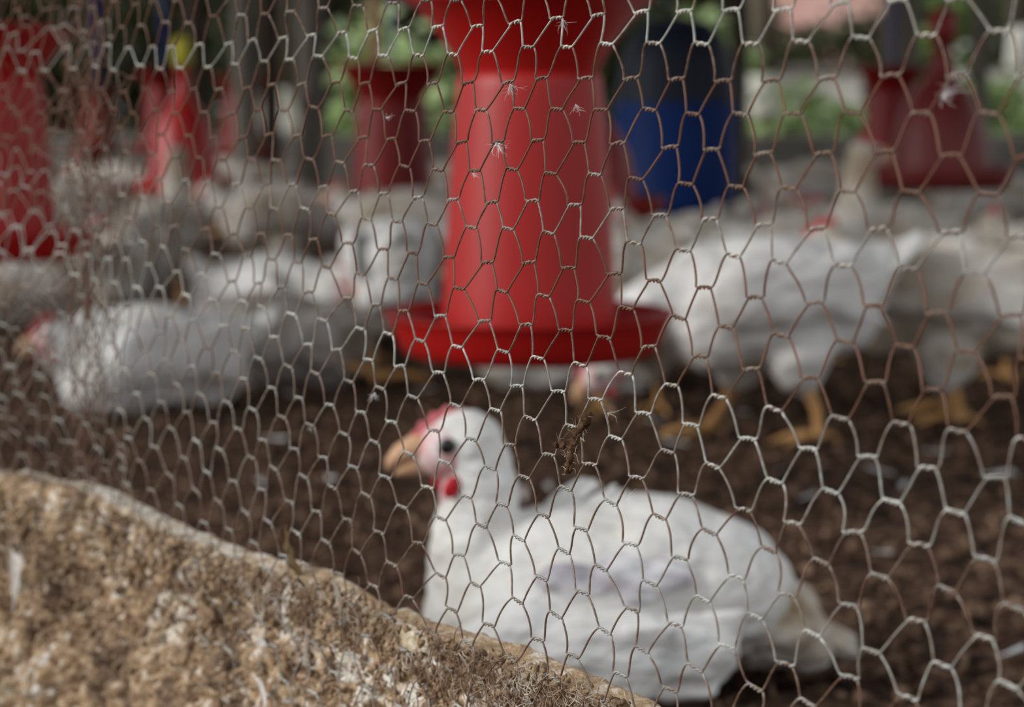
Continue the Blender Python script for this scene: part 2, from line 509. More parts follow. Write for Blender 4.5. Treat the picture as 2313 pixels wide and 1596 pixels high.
NET = {
-3: [-6870,685,-6536,708,-6185,705,-5901,696,-5552,726,-5242,693,-4950,728,-4605,688,-4292,695,-3986,703,-3673,716,-3343,705,-3016,725,-2743,716,-2413,721,-2108,727,-1767,728,-1476,731,-1167,722,-831,728,-506,753,-273,752,47,753,374,734,667,759,992,751,1283,755,1555,761,1888,781,2205,786,2466,793,2729,787,3067,788,3339,798,3645,800,3925,812],
-2: [-6730,567,-6392,563,-6117,565,-5749,577,-5471,569,-5121,571,-4839,592,-4519,580,-4175,578,-3859,598,-3554,568,-3265,584,-2911,593,-2593,589,-2284,593,-1952,599,-1634,632,-1309,593,-972,620,-725,629,-400,612,-112,613,205,644,499,641,847,625,1109,638,1377,631,1694,651,1978,650,2303,657,2604,664,2893,685,3193,670,3492,663,3766,689,4083,704],
-1: [-6934,435,-6571,467,-6316,472,-5971,435,-5661,452,-5296,449,-5017,456,-4702,449,-4371,472,-4045,445,-3768,456,-3445,448,-3143,483,-2758,453,-2437,487,-2198,469,-1835,489,-1505,483,-1189,511,-832,485,-594,525,-290,489,36,509,363,515,623,521,947,540,1238,502,1511,535,1815,494,2111,524,2450,516,2739,542,3009,536,3361,565,3637,554,3939,554],
0: [-6817,318,-6494,329,-6113,329,-5825,349,-5537,348,-5261,336,-4875,306,-4602,347,-4266,319,-3951,322,-3613,333,-3319,322,-2981,351,-2640,349,-2340,347,-2041,351,-1689,359,-1359,361,-1050,366,-744,367,-442,360,-140,359,155,390,478,377,742,394,1069,389,1366,395,1672,402,1981,410,2279,396,2563,409,2860,414,3194,405,3426,434,3760,434,4026,452],
1: [-7014,202,-6716,207,-6390,203,-6088,223,-5743,210,-5418,182,-5088,207,-4787,211,-4484,219,-4160,195,-3819,198,-3529,192,-3186,202,-2838,202,-2499,215,-2182,222,-1865,230,-1540,237,-1222,240,-907,242,-604,246,-293,243,9,252,325,263,630,268,928,273,1223,267,1518,264,1799,258,2106,270,2402,273,2702,270,2997,286,3331,282,3576,308,3882,315],
2: [-6925,71,-6614,86,-6257,80,-5932,108,-5634,70,-5330,68,-4999,77,-4695,91,-4405,67,-3986,92,-3719,71,-3433,74,-3083,77,-2722,90,-2399,104,-2072,110,-1764,125,-1421,113,-1117,121,-807,120,-493,121,-191,129,123,145,424,141,724,149,1032,148,1336,141,1625,137,1902,142,2212,150,2540,153,2861,160,3179,163,3498,170,3756,155,4050,166],
3: [-7157,-55,-6817,-49,-6471,-60,-6169,-21,-5839,-28,-5491,-26,-5176,-58,-4876,-46,-4585,-47,-4263,-64,-3926,-43,-3602,-58,-3284,-44,-2919,-43,-2576,-35,-2280,-18,-1953,-15,-1613,-4,-1291,-10,-980,-10,-669,-10,-357,-6,-48,-4,259,13,569,13,866,12,1171,9,1460,2,1738,2,2054,11,2379,20,2711,19,3034,21,3314,30,3587,26,3888,39],
4: [-7042,-173,-6716,-167,-6368,-166,-6068,-177,-5717,-171,-5402,-198,-5136,-164,-4747,-151,-4420,-166,-4122,-188,-3793,-165,-3486,-179,-3133,-170,-2808,-171,-2475,-148,-2153,-147,-1836,-130,-1493,-142,-1181,-134,-879,-137,-572,-138,-250,-126,58,-117,363,-116,674,-115,977,-111,1277,-125,1579,-121,1877,-117,2185,-111,2517,-107,2850,-104,3175,-110,3460,-93,3752,-79,4036,-89],
5: [-7271,-305,-6887,-304,-6570,-288,-6252,-288,-5962,-292,-5577,-304,-5287,-304,-4954,-308,-4604,-301,-4358,-276,-4036,-302,-3693,-303,-3342,-304,-2985,-306,-2655,-299,-2349,-276,-2013,-276,-1689,-269,-1371,-271,-1055,-271,-747,-274,-427,-271,-112,-264,203,-249,507,-251,814,-248,1116,-256,1411,-257,1718,-264,2033,-255,2354,-242,2689,-243,3012,-241,3316,-223,3603,-227,3887,-209],
6: [-7124,-417,-6809,-433,-6488,-413,-6123,-429,-5836,-410,-5481,-416,-5198,-428,-4855,-422,-4560,-409,-4199,-420,-3868,-417,-3540,-431,-3219,-424,-2878,-426,-2552,-409,-2236,-407,-1895,-392,-1567,-398,-1250,-401,-931,-397,-641,-404,-314,-397,-5,-380,315,-386,636,-380,927,-386,1234,-395,1532,-394,1847,-387,2170,-385,2500,-373,2846,-368,3110,-364,3464,-376,3743,-343,4024,-337],
7: [-7372,-542,-7022,-554,-6658,-546,-6342,-569,-6054,-544,-5690,-554,-5363,-566,-5047,-567,-4719,-559,-4420,-553,-4088,-551,-3749,-560,-3413,-555,-3080,-554,-2728,-550,-2409,-538,-2079,-527,-1755,-526,-1411,-533,-1122,-532,-802,-537,-493,-533,-160,-530,159,-509,470,-512,765,-514,1070,-524,1381,-523,1699,-529,2021,-524,2349,-506,2667,-501,2972,-499,3316,-503,3565,-473,3874,-460],
8: [-7250,-685,-6915,-665,-6575,-679,-6252,-703,-5944,-666,-5575,-677,-5248,-690,-4926,-694,-4599,-692,-4291,-677,-3978,-677,-3632,-690,-3288,-684,-2943,-682,-2582,-670,-2274,-662,-1945,-646,-1637,-657,-1302,-664,-1010,-661,-702,-657,-353,-652,-34,-640,295,-639,594,-641,900,-644,1207,-655,1513,-657,1833,-658,2161,-648,2487,-634,2809,-626,3106,-617,3429,-616,3754,-633,3997,-604],
9: [-7458,-793,-7128,-807,-6829,-807,-6461,-828,-6161,-816,-5802,-850,-5473,-811,-5147,-811,-4802,-826,-4476,-817,-4183,-810,-3792,-832,-3503,-820,-3142,-815,-2782,-821,-2433,-803,-2131,-790,-1828,-795,-1483,-792,-1174,-803,-874,-802,-546,-799,-215,-800,125,-777,432,-778,733,-782,1036,-786,1350,-789,1671,-800,2009,-792,2341,-774,2650,-770,2953,-755,3221,-774,3608,-754,3872,-757],
10: [-7388,-973,-7028,-945,-6740,-960,-6377,-947,-6020,-933,-5660,-933,-5326,-960,-5034,-932,-4683,-945,-4402,-967,-4010,-940,-3694,-951,-3388,-947,-2993,-946,-2617,-938,-2312,-929,-2040,-927,-1727,-930,-1360,-938,-1068,-938,-765,-938,-423,-932,-84,-919,246,-911,547,-910,852,-912,1171,-924,1491,-929,1815,-930,2174,-918,2463,-905,2770,-892,3056,-884,3424,-866,3713,-886,3999,-865],
11: [-7556,-1088,-7249,-1079,-6931,-1110,-6589,-1072,-6276,-1089,-5979,-1063,-5559,-1078,-5240,-1086,-4900,-1081,-4568,-1077,-4224,-1057,-3924,-1070,-3546,-1085,-3199,-1072,-2775,-1079,-2483,-1067,-2184,-1064,-1887,-1066,-1534,-1071,-1221,-1075,-919,-1078,-579,-1071,-231,-1064,118,-1047,408,-1044,704,-1044,1010,-1053,1335,-1058,1664,-1070,2011,-1064,2345,-1041,2627,-1033,2943,-1020,3220,-1032,3497,-1011,3840,-1026],
12: [-7471,-1227,-7142,-1214,-6786,-1201,-6484,-1202,-6129,-1211,-5793,-1203,-5477,-1209,-5086,-1214,-4729,-1219,-4430,-1215,-4110,-1219,-3780,-1193,-3400,-1206,-3031,-1205,-2696,-1184,-2429,-1190,-2097,-1198,-1790,-1203,-1401,-1211,-1111,-1207,-780,-1206,-443,-1201,-59,-1182,222,-1181,530,-1177,830,-1182,1152,-1192,1467,-1199,1798,-1206,2165,-1191,2454,-1175,2759,-1157,3048,-1147,3369,-1154,3681,-1143,4046,-1170],
13: [-7691,-1345,-7363,-1318,-7002,-1343,-6684,-1373,-6331,-1356,-6004,-1345,-5646,-1322,-5306,-1330,-4993,-1339,-4630,-1360,-4261,-1348,-3991,-1317,-3619,-1345,-3281,-1339,-2912,-1337,-2609,-1321,-2289,-1338,-1943,-1343,-1609,-1336,-1278,-1350,-964,-1346,-616,-1339,-269,-1332,66,-1321,359,-1311,653,-1308,969,-1327,1292,-1331,1625,-1341,1974,-1330,2301,-1311,2604,-1306,2914,-1291,3259,-1297,3520,-1253,3852,-1313],
14: [-7610,-1458,-7240,-1473,-6886,-1474,-6578,-1501,-6219,-1495,-5889,-1460,-5534,-1480,-5203,-1471,-4842,-1493,-4515,-1453,-4159,-1478,-3806,-1466,-3472,-1472,-3117,-1481,-2788,-1467,-2480,-1471,-2155,-1478,-1835,-1478,-1506,-1483,-1180,-1478,-840,-1480,-492,-1479,-140,-1455,161,-1452,459,-1449,774,-1455,1113,-1465,1433,-1471,1789,-1480,2111,-1466,2418,-1453,2738,-1436,3029,-1419,3351,-1451,3668,-1408,4001,-1437],
15: [-7838,-1619,-7485,-1622,-7156,-1610,-6762,-1624,-6464,-1603,-6141,-1624,-5774,-1615,-5429,-1626,-5073,-1628,-4774,-1635,-4376,-1626,-4058,-1597,-3675,-1609,-3352,-1612,-3007,-1614,-2684,-1607,-2354,-1617,-2019,-1628,-1695,-1625,-1372,-1622,-1052,-1627,-691,-1623,-346,-1615,-16,-1594,299,-1592,601,-1589,927,-1596,1265,-1611,1599,-1618,1931,-1610,2256,-1587,2572,-1578,2900,-1565,3209,-1556,3537,-1568,3826,-1565],
16: [-7725,-1769,-7340,-1765,-6983,-1748,-6688,-1749,-6306,-1770,-6008,-1766,-5640,-1748,-5298,-1759,-4966,-1733,-4586,-1741,-4297,-1730,-3915,-1722,-3570,-1742,-3227,-1758,-2894,-1760,-2564,-1757,-2239,-1757,-1904,-1755,-1581,-1761,-1254,-1754,-906,-1761,-552,-1750,-214,-1731,77,-1726,411,-1723,742,-1730,1081,-1734,1411,-1736,1744,-1749,2060,-1733,2386,-1722,2714,-1707,3034,-1698,3359,-1700,3710,-1695,3970,-1716],
17: [-7913,-1888,-7578,-1892,-7272,-1887,-6869,-1887,-6582,-1894,-6221,-1888,-5842,-1866,-5513,-1893,-5170,-1884,-4836,-1879,-4485,-1886,-4158,-1865,-3782,-1872,-3430,-1885,-3076,-1898,-2765,-1893,-2441,-1908,-2091,-1908,-1782,-1908,-1445,-1906,-1121,-1906,-763,-1904,-397,-1888,-78,-1874,252,-1865,570,-1868,908,-1874,1226,-1874,1561,-1887,1900,-1885,2224,-1861,2546,-1853,2880,-1838,3200,-1843,3485,-1837,3816,-1824],
18: [-7816,-2027,-7496,-2033,-7113,-2037,-6767,-2054,-6431,-2019,-6081,-2028,-5718,-2037,-5414,-2023,-5020,-2015,-4708,-2009,-4367,-1997,-4013,-2000,-3650,-2010,-3298,-2034,-2961,-2032,-2627,-2034,-2325,-2047,-2005,-2041,-1666,-2044,-1325,-2030,-985,-2034,-614,-2028,-272,-2004,59,-2003,379,-2004,707,-2010,1031,-2013,1360,-2014,1697,-2011,2028,-2007,2356,-1997,2683,-1979,3019,-1964,3348,-1995,3597,-1998,3947,-1993],
19: [-8087,-2177,-7702,-2166,-7362,-2147,-7023,-2172,-6635,-2181,-6350,-2152,-5957,-2159,-5601,-2154,-5277,-2162,-4945,-2153,-4584,-2152,-4233,-2142,-3872,-2148,-3496,-2160,-3139,-2189,-2814,-2190,-2498,-2189,-2165,-2201,-1852,-2201,-1529,-2188,-1190,-2192,-827,-2182,-449,-2170,-97,-2146,225,-2149,553,-2148,902,-2149,1196,-2152,1540,-2161,1882,-2153,2213,-2130,2544,-2121,2849,-2130,3184,-2083,3465,-2115,3833,-2115],
20: [-7962,-2291,-7579,-2307,-7250,-2303,-6871,-2296,-6490,-2311,-6176,-2312,-5821,-2304,-5501,-2319,-5155,-2295,-4758,-2283,-4431,-2283,-4093,-2266,-3688,-2291,-3340,-2328,-3029,-2337,-2693,-2344,-2386,-2341,-2078,-2347,-1758,-2342,-1407,-2329,-1062,-2327,-656,-2311,-311,-2285,56,-2284,363,-2284,693,-2287,1014,-2290,1333,-2296,1690,-2292,2010,-2272,2321,-2283,2675,-2272,2996,-2258,3323,-2277,3599,-2275,3929,-2274],
21: [-8174,-2463,-7832,-2452,-7436,-2443,-7167,-2444,-6765,-2452,-6430,-2443,-6055,-2444,-5739,-2451,-5400,-2463,-5026,-2454,-4669,-2406,-4303,-2434,-3937,-2417,-3559,-2449,-3240,-2497,-2909,-2480,-2589,-2498,-2250,-2507,-1947,-2494,-1628,-2487,-1266,-2477,-906,-2461,-517,-2442,-179,-2442,191,-2433,492,-2435,847,-2433,1165,-2423,1502,-2449,1779,-2443,2127,-2452,2505,-2429,2823,-2384,3145,-2417,3472,-2422,3773,-2421],
22: [-8043,-2593,-7745,-2606,-7383,-2591,-6996,-2586,-6627,-2595,-6280,-2588,-5929,-2613,-5563,-2608,-5261,-2577,-4890,-2561,-4522,-2591,-4165,-2581,-3769,-2565,-3437,-2610,-3115,-2603,-2800,-2629,-2431,-2616,-2126,-2627,-1837,-2604,-1491,-2613,-1131,-2602,-728,-2587,-373,-2569,-24,-2569,324,-2578,641,-2586,974,-2596,1282,-2589,1680,-2571,1947,-2551,2337,-2584,2579,-2556,2952,-2567,3281,-2548,3653,-2553,3946,-2559],
23: [-8289,-2749,-7920,-2735,-7587,-2730,-7217,-2720,-6833,-2737,-6546,-2732,-6186,-2723,-5833,-2731,-5439,-2719,-5100,-2712,-4719,-2746,-4383,-2721,-4037,-2733,-3671,-2733,-3321,-2735,-2966,-2763,-2668,-2750,-2331,-2760,-1973,-2747,-1645,-2738,-1319,-2741,-959,-2738,-577,-2741,-286,-2712,126,-2722,438,-2730,798,-2726,1147,-2722,1437,-2717,1777,-2720,2085,-2723,2469,-2724,2787,-2706,3118,-2690,3441,-2712,3773,-2732],
24: [-8206,-2867,-7824,-2858,-7463,-2877,-7084,-2873,-6716,-2889,-6386,-2869,-6028,-2863,-5662,-2876,-5341,-2863,-4971,-2861,-4584,-2869,-4276,-2875,-3880,-2881,-3519,-2886,-3196,-2900,-2858,-2883,-2523,-2902,-2193,-2889,-1874,-2904,-1485,-2877,-1155,-2876,-831,-2871,-426,-2888,-122,-2876,265,-2866,599,-2862,947,-2887,1259,-2876,1626,-2875,1962,-2866,2326,-2865,2607,-2863,2941,-2830,3257,-2867,3594,-2847,3907,-2844],
25: [-8380,-3018,-8047,-3026,-7692,-3027,-7304,-2999,-6982,-3020,-6662,-3026,-6258,-3017,-5907,-3010,-5552,-3024,-5163,-3042,-4865,-3027,-4497,-3028,-4128,-3030,-3768,-3020,-3416,-3031,-3089,-3050,-2730,-3027,-2371,-3026,-2015,-3025,-1715,-3022,-1332,-3009,-981,-3025,-641,-3021,-324,-3023,58,-3007,386,-3017,779,-3024,1096,-3023,1413,-3011,1772,-3020,2067,-2994,2428,-3000,2778,-2998,3083,-3007,3385,-3001,3739,-3001],
26: [-8226,-3152,-7911,-3177,-7541,-3144,-7219,-3158,-6858,-3165,-6499,-3183,-6147,-3183,-5750,-3152,-5423,-3161,-5065,-3161,-4702,-3167,-4351,-3182,-4012,-3176,-3631,-3177,-3242,-3179,-2941,-3173,-2564,-3158,-2218,-3187,-1898,-3167,-1542,-3168,-1198,-3156,-811,-3158,-487,-3186,-171,-3162,217,-3199,536,-3150,907,-3169,1240,-3162,1560,-3148,1928,-3165,2221,-3172,2546,-3139,2950,-3150,3263,-3158,3569,-3137,3908,-3146],
27: [-8527,-3320,-8145,-3310,-7783,-3312,-7431,-3305,-7060,-3305,-6727,-3310,-6341,-3310,-6025,-3319,-5643,-3301,-5267,-3312,-4903,-3313,-4577,-3316,-4201,-3300,-3856,-3321,-3533,-3316,-3154,-3322,-2809,-3331,-2455,-3317,-2076,-3322,-1742,-3324,-1401,-3335,-1027,-3310,-663,-3322,-341,-3323,9,-3312,364,-3312,707,-3315,1047,-3312,1366,-3306,1724,-3322,2023,-3302,2392,-3325,2694,-3309,3068,-3295,3413,-3281,3773,-3309],
28: [-8363,-3434,-8033,-3464,-7647,-3436,-7269,-3470,-6967,-3451,-6597,-3447,-6227,-3431,-5876,-3449,-5517,-3439,-5183,-3448,-4814,-3470,-4411,-3449,-4047,-3455,-3705,-3458,-3351,-3466,-2972,-3473,-2619,-3466,-2285,-3462,-1943,-3447,-1598,-3474,-1244,-3454,-949,-3449,-522,-3479,-199,-3447,127,-3461,491,-3448,866,-3454,1187,-3442,1540,-3453,1898,-3467,2213,-3453,2538,-3444,2884,-3415,3228,-3437,3580,-3427,3835,-3435],
}



def widen(rows, up, left, right):
    """Carry the woven pattern on above and to both sides of the measured part."""
    g = np.random.default_rng(21)
    out = {}
    for r in range(min(rows) - up, max(rows) + 1):
        src = r if r in rows else min(rows) + (r - min(rows)) % 2
        dz = (src - r) * 126
        row = rows[src]
        dx0, dz0 = row[2] - row[0], 0
        pre, post_ = [], []
        for k in range(left, 0, -1): pre += [round(row[0] - 330 * k + g.normal(0, 16)), round(row[1] + dz + g.normal(0, 10))]
        for k in range(1, right + 1): post_ += [round(row[-2] + 300 * k + g.normal(0, 16)), round(row[-1] + dz + g.normal(0, 10))]
        mid = []
        for i in range(len(row) // 2):
            j = 0 if r in rows else 1
            mid += [round(row[2 * i] + j * g.normal(0, 14)), round(row[2 * i + 1] + dz + j * g.normal(0, 10))]
        out[r] = pre + mid + post_
    return out


# rust along each strand: left, middle, right
RUST = {-4: (.5, .5, .4), -3: (.6, .6, .4), -2: (.6, .6, .3), -1: (.55, .5, .15), 0: (.55, .4, .05), 1: (.05, .0, .05), 2: (.55, .55, .5), 3: (.75, .7, .75), 4: (.7, .65, .7),
        5: (.65, .6, .7), 6: (.55, .6, .6), 7: (.15, .35, .12), 8: (.4, .6, .55), 9: (.3, .65, .7), 10: (.05, .6, .75), 11: (.05, .3, .6), 12: (.1, .05, .15), 13: (.45, .2, .05),
        14: (.4, .35, .1), 15: (.3, .3, .4), 16: (.2, .25, .45), 17: (.35, .3, .1), 18: (.2, .35, .1), 19: (.3, .35, .4), 20: (.35, .4, .3)}


def tube_np(P, rad, nside):
    """P (k,3) -> verts, quads of an open swept tube (fast)."""
    k = len(P)
    T = np.empty_like(P)
    T[1:-1] = P[2:] - P[:-2]
    T[0] = P[1] - P[0]
    T[-1] = P[-1] - P[-2]
    T /= np.linalg.norm(T, axis=1)[:, None] + 1e-12
    ref = NB[None, :]
    A = np.cross(T, ref)
    A /= np.linalg.norm(A, axis=1)[:, None] + 1e-9
    B = np.cross(T, A)
    an = np.arange(nside) * 2 * PI / nside
    V = P[:, None, :] + rad * (np.cos(an)[None, :, None] * A[:, None, :] + np.sin(an)[None, :, None] * B[:, None, :])
    i = np.arange(k - 1)[:, None] * nside
    j = np.arange(nside)[None, :]
    j2 = (j + 1) % nside
    F = np.stack([i + j, i + j2, i + nside + j2, i + nside + j], -1).reshape(-1, 4)
    return V.reshape(-1, 3), F


WIRE = 0.00045


def netting(name, label, rows, s_lo, s_hi, depth, seed, rust_shift=0.0, group=None, shift=(0, 0), wob=0.001):
    """Hexagonal wire netting: every strand is a part; neighbours twist round each other."""
    rg = np.random.default_rng(seed)
    root = thing(name, label, 'wire netting', tuple(wallpt((s_lo + s_hi) / 2, 0.2, depth)), 0.0, group)
    inv = np.array(root.location)
    rr = sorted(rows)
    node = {}
    for r in rr:
        row = rows[r]
        for i in range(len(row) // 2):
            node[(r, i)] = np.array([row[2 * i] * 1e-4 + shift[0], EYE + row[2 * i + 1] * 1e-4 + shift[1], rg.normal(0, wob)])
    ncol = len(rows[rr[0]]) // 2
    for k in rr[:-1]:
        seq = []
        for i in range(ncol):
            a, b = (k, i), (k + 1, i)
            # even rows sit half a cell to the right
            seq += ([b, a] if k % 2 == 0 else [a, b])
        pts, rus = [], []
        last = None
        slack = (k % 2 == 0)
        for idx, key in enumerate(seq):
            c = node[key]
            if not (s_lo <= c[0] <= s_hi):
                continue
            r, i = key
            left_ = node.get((r, i - 1)); right_ = node.get((r, i + 1))
            ax = (right_ if right_ is not None else c) - (left_ if left_ is not None else c)
            ax = ax / np.linalg.norm(ax[:2])
            pitch = 0.0325
            L = pitch * (0.162 if slack else 0.132)
            upper = (r == k)               # strand hangs from this twist
            turns = 2.0
            tt = np.linspace(0, 1, 13)
            ph = (PI if upper else 0.0) + tt * turns * 2 * PI
            upv = np.array([-ax[1], ax[0], 0.0])
            rad = WIRE * 1.22
            tilt = rg.normal(0, 0.05) + (0.10 if r % 2 else -0.05) - 0.1 * min(max((r - 12) / 8, 0), 1)
            bow = (0.0009 if slack else 0.0005) * (1 if not upper else -1)
            tw = c + (tt[:, None] - .5) * 2 * L * (ax + tilt * upv) + rad * np.cos(ph)[:, None] * upv + np.array([0, 0, 1.0]) * (rad * np.sin(ph))[:, None]
            tw = tw + upv * (0.0003 * (1 - (2 * tt - 1) ** 2))[:, None]
            if last is not None:
                p, q = last, tw[0]
                d = q - p
                jit = rg.normal(0, 0.0005, 3)
                v1 = 1 + rg.normal(0, 0.2)
                y_ = np.array([0, 1.0, 0])
                rd = 1.0 + 0.8 * min(max((k - 10) / 6, 0), 1)          # the lower rows sag rounder
                if seq_prev_upper:      # from an upper twist down to a lower one
                    if slack:
                        c1 = p + d * .30 + ax * 0.0015 * v1 * rd
                        c2 = p + d * .72 + ax * 0.0012 * v1 + jit
                    else:
                        c1 = p + d * .30 + ax * 0.0006 * v1 * rd * rd
                        c2 = p + d * .70 + ax * 0.0004 * rd + jit
                else:                   # back up to the next upper twist
                    if slack:
                        c1 = p + d * .28 + ax * 0.0002 + jit
                        c2 = p + d * .70 - ax * 0.0013 * v1 * rd
                    else:
                        c1 = p + d * .33 + jit
                        c2 = p + d * .68 - ax * 0.0002 * v1 * rd ** 3
                t = np.linspace(0, 1, 8)[1:-1][:, None]
                leg = (1 - t) ** 3 * p + 3 * (1 - t) ** 2 * t * c1 + 3 * (1 - t) * t * t * c2 + t ** 3 * q
                pts.append(leg)
                rus.append(np.zeros(len(leg)))
            pts.append(tw)
            rus.append(np.full(13, -0.24 + rg.normal(0, 0.10)))
            last = tw[-1]
            seq_prev_upper = upper
        if not pts:
            continue
        Q = np.concatenate(pts)
        ru = np.concatenate(rus)
        P = wallpt(Q[:, 0], Q[:, 1], Q[:, 2] + depth) - inv
        V, F = tube_np(P, WIRE, 6)
        o = mesh_np('wire_strand', V, F, M['wire'], root)
        base = RUST.get(k, (.35, .35, .3))
        rb = np.interp(Q[:, 0], [-0.55, -0.05, 0.25], base) + rust_shift
        # crusted pale where it lies over the wall
        over = np.clip((wall_top(Q[:, 0]) - 0.006 - Q[:, 1]) / 0.02, 0, 1)
        rb = rb * (1 - over * 0.6) + ru + 0.12 * fbm(Q[:, 0] * 30, Q[:, 1] * 30, Q[:, 2] * 0 + k, 2)
        at = o.data.attributes.new('rust', 'FLOAT', 'POINT')
        at.data.foreach_set('value', np.repeat(rb, 6).astype(np.float32))
    return root


net_main = netting('chicken_wire_netting', 'weathered hexagonal chicken wire stretched across the whole front above the low mud wall', widen(NET, 12, 12, 20), -1.2, 0.98, 0.0, 3)

# a second, older width of netting laps behind it at the left end
SUB = {}
g2 = np.random.default_rng(11)
for r in range(-3, 25):
    row = []
    for i in range(14):
        s_ = -0.84 + 0.0335 * (i + (0.5 if r % 2 == 0 else 0)) + 0.004 * math.sin(r * .5) + g2.normal(0, 0.003)
        z_ = 0.046 - 0.0128 * r + g2.normal(0, 0.0016) + 0.006 * math.sin(i * .8)
        row += [round(s_ * 1e4), round(z_ * 1e4)]
    SUB[r] = row
net_back = netting('chicken_wire_netting', 'older rusty chicken wire lapped behind the main netting at the far left end', SUB, -0.84, -0.475, 0.022, 5, rust_shift=0.04, wob=0.004)

# the lap is laced together with a few loose upright wires
lace = thing('lacing_wire', 'tangled rusty upright wires lacing the two nettings together at left', 'wire', tuple(wallpt(-0.50, 0.3, 0.012)))
for j in range(14):
    s_c = -0.520 + 0.0025 * j + rnd.uniform(-.003, .003)
    zz = np.linspace(0.535 - 0.02 * (j % 4), 0.235 + 0.035 * ((j * 5) % 7) * (j > 5), 44)
    w = np.array([s_c + 0.005 * math.sin(z * (40 + 3 * j) + j * 2.1) + 0.004 * math.sin(z * 170 + j) for z in zz])
    n_ = np.array([0.010 + 0.006 * math.cos(z * 70 + j * 1.7) for z in zz])
    V, F = tube_np(wallpt(w, zz, n_) - np.array(lace.location), WIRE, 6)
    o = mesh_np('wire_strand', V, F, M['wire'], lace)
    at = o.data.attributes.new('rust', 'FLOAT', 'POINT')
    at.data.foreach_set('value', np.full(len(V), (0.75, 0.5, 0.9)[j % 3], np.float32))


# ------------------------------------------------------------------ ground, shed shell
def build_floor():
    ys = np.concatenate([np.arange(0.35, 2.2, 0.011), np.arange(2.2, 4.5, 0.02), np.arange(4.5, 9.05, 0.06)])
    us = np.linspace(-1, 1, 330)
    Y = np.repeat(ys[:, None], len(us), 1)
    X = us[None, :] * (0.75 + Y * 0.34)
    # stay inside the low wall: push points behind the inner face of the front wall
    nd = (X * NB[0] + (Y - D0) * NB[1])
    sh = np.clip(0.028 - nd, 0, None)
    X = X + sh * NB[0]
    Y = Y + sh * NB[1]
    Z = 0.006 * fbm(X * 9, Y * 9, X * 0, 3) + 0.0055 * fbm(X * 38, Y * 38, X * 0 + 3, 3, 0.6) * (Y < 5) - 0.006
    return struct(mesh_np('floor', np.stack([X, Y, Z], -1).reshape(-1, 3), grid_faces(len(ys), len(us))[:, ::-1], M['litter']))


floor = build_floor()


def litter_crumbs():
    items = []
    for k in range(5200):
        y = 1.25 + 3.2 * rnd.random() ** 1.7
        x = rnd.uniform(-1, 1) * (0.28 * y + 0.05)
        if x * NB[0] + (y - D0) * NB[1] < 0.06: continue
        r = rnd.uniform(0.002, 0.009)
        items.append(((x, y, 0.0), (r, r * rnd.uniform(.5, 1), r * rnd.uniform(.35, .7))))
    o = crumbs('litter_crumbs', items, M['litter_chunk'])
    o['label'] = 'dark crumbs of dry litter strewn over the coop floor'
    o['category'] = 'litter'
    return stuff(o)


litter_crumbs()

# outer ground, back wall, and an unseen roof added to shade the coop
bm = bmesh.new()
boxm(bm, (0, 17, -0.16), (60, 46, 0.2))
yard = struct(obj('ground', bm, M['earth'], None, False))
bm = bmesh.new()
boxm(bm, (0, 9.15, 0.06), (8.0, 0.16, 0.40))
bevel_all(bm, 0.015)
struct(obj('wall_back', bm, M['cement'], None, False))
nx = 200
xs = np.linspace(-4.2, 4.2, nx)
V, F = [], []
for i, x in enumerate(xs):
    z = 2.15 + 0.018 * math.sin(i * PI / 2)
    V += [(x, 1.9, z - 0.1), (x, 9.1, z + 0.33), (x, 9.1, z + 0.337), (x, 1.9, z - 0.093)]
for i in range(nx - 1):
    a = 4 * i
    b = a + 4
    F += [(a, b, b + 1, a + 1), (a + 2, b + 2, b + 3, a + 3), (a + 1, b + 1, b + 2, a + 2), (a + 3, b + 3, b, a)]
struct(mesh_np('ceiling', V, F, M['roof']))  # roof sheet out of view, added to hold sky light off the interior


def post(px, wpx, d, m, label, top=2.3, lean=0.0, cat='post', group=None):
    c = W(px, 185, d)
    r = wpx * d / FPX / 2
    bm = bmesh.new()
    pts = [(lean * t, 0.01 * math.sin(t * 7), t * (top + 0.06) - 0.06) for t in np.linspace(0, 1, 12)]
    tube(bm, pts, [r * (1.05 - 0.1 * t) * (1 + 0.03 * math.sin(t * 23)) for t in np.linspace(0, 1, 12)], 12)
    o = obj('roof_post', bm, M[m])
    o.location = (c.x, d, 0)
    return tag(o, label, cat, group)


post(445, 46, 8.4, 'wood_dark', 'dark timber roof post above the bell drinker at left', lean=0.0)
post(612, 44, 8.6, 'wood_dark', 'dark roof post between the left bell drinker and the tan pole')
post(702, 62, 8.2, 'wood', 'broad light grey roof post left of the tan pole')
post(848, 30, 5.4, 'wood_tan', 'thin tan peeled pole left of the large red feeder', top=2.2)
post(2034, 84, 7.6, 'wood', 'broad grey post behind the maroon drinker at right')
post(1668, 40, 8.7, 'wood_dark', 'dark roof post right of the blue drinker')
post(552, 52, 7.4, 'wood', 'olive grey post in front of a deep dark red feeder at left')
post(215, 52, 8.5, 'wood_dark', 'dark post standing between the two left feeders')
post(2215, 40, 8.8, 'wood', 'slim grey post at far right beyond the maroon drinker')

# rafters carry the hanging feeders
for i, y in enumerate((2.46, 3.85, 5.0, 6.2, 7.4, 8.6)):
    bm = bmesh.new()
    boxm(bm, (0, y, 2.035 + (y - 1.9) * 0.045), (8.0, 0.07, 0.09))
    bevel_all(bm, 0.006)
    o = struct(obj('trim_%d' % (i + 1), bm, M['wood_dark'], None, False))


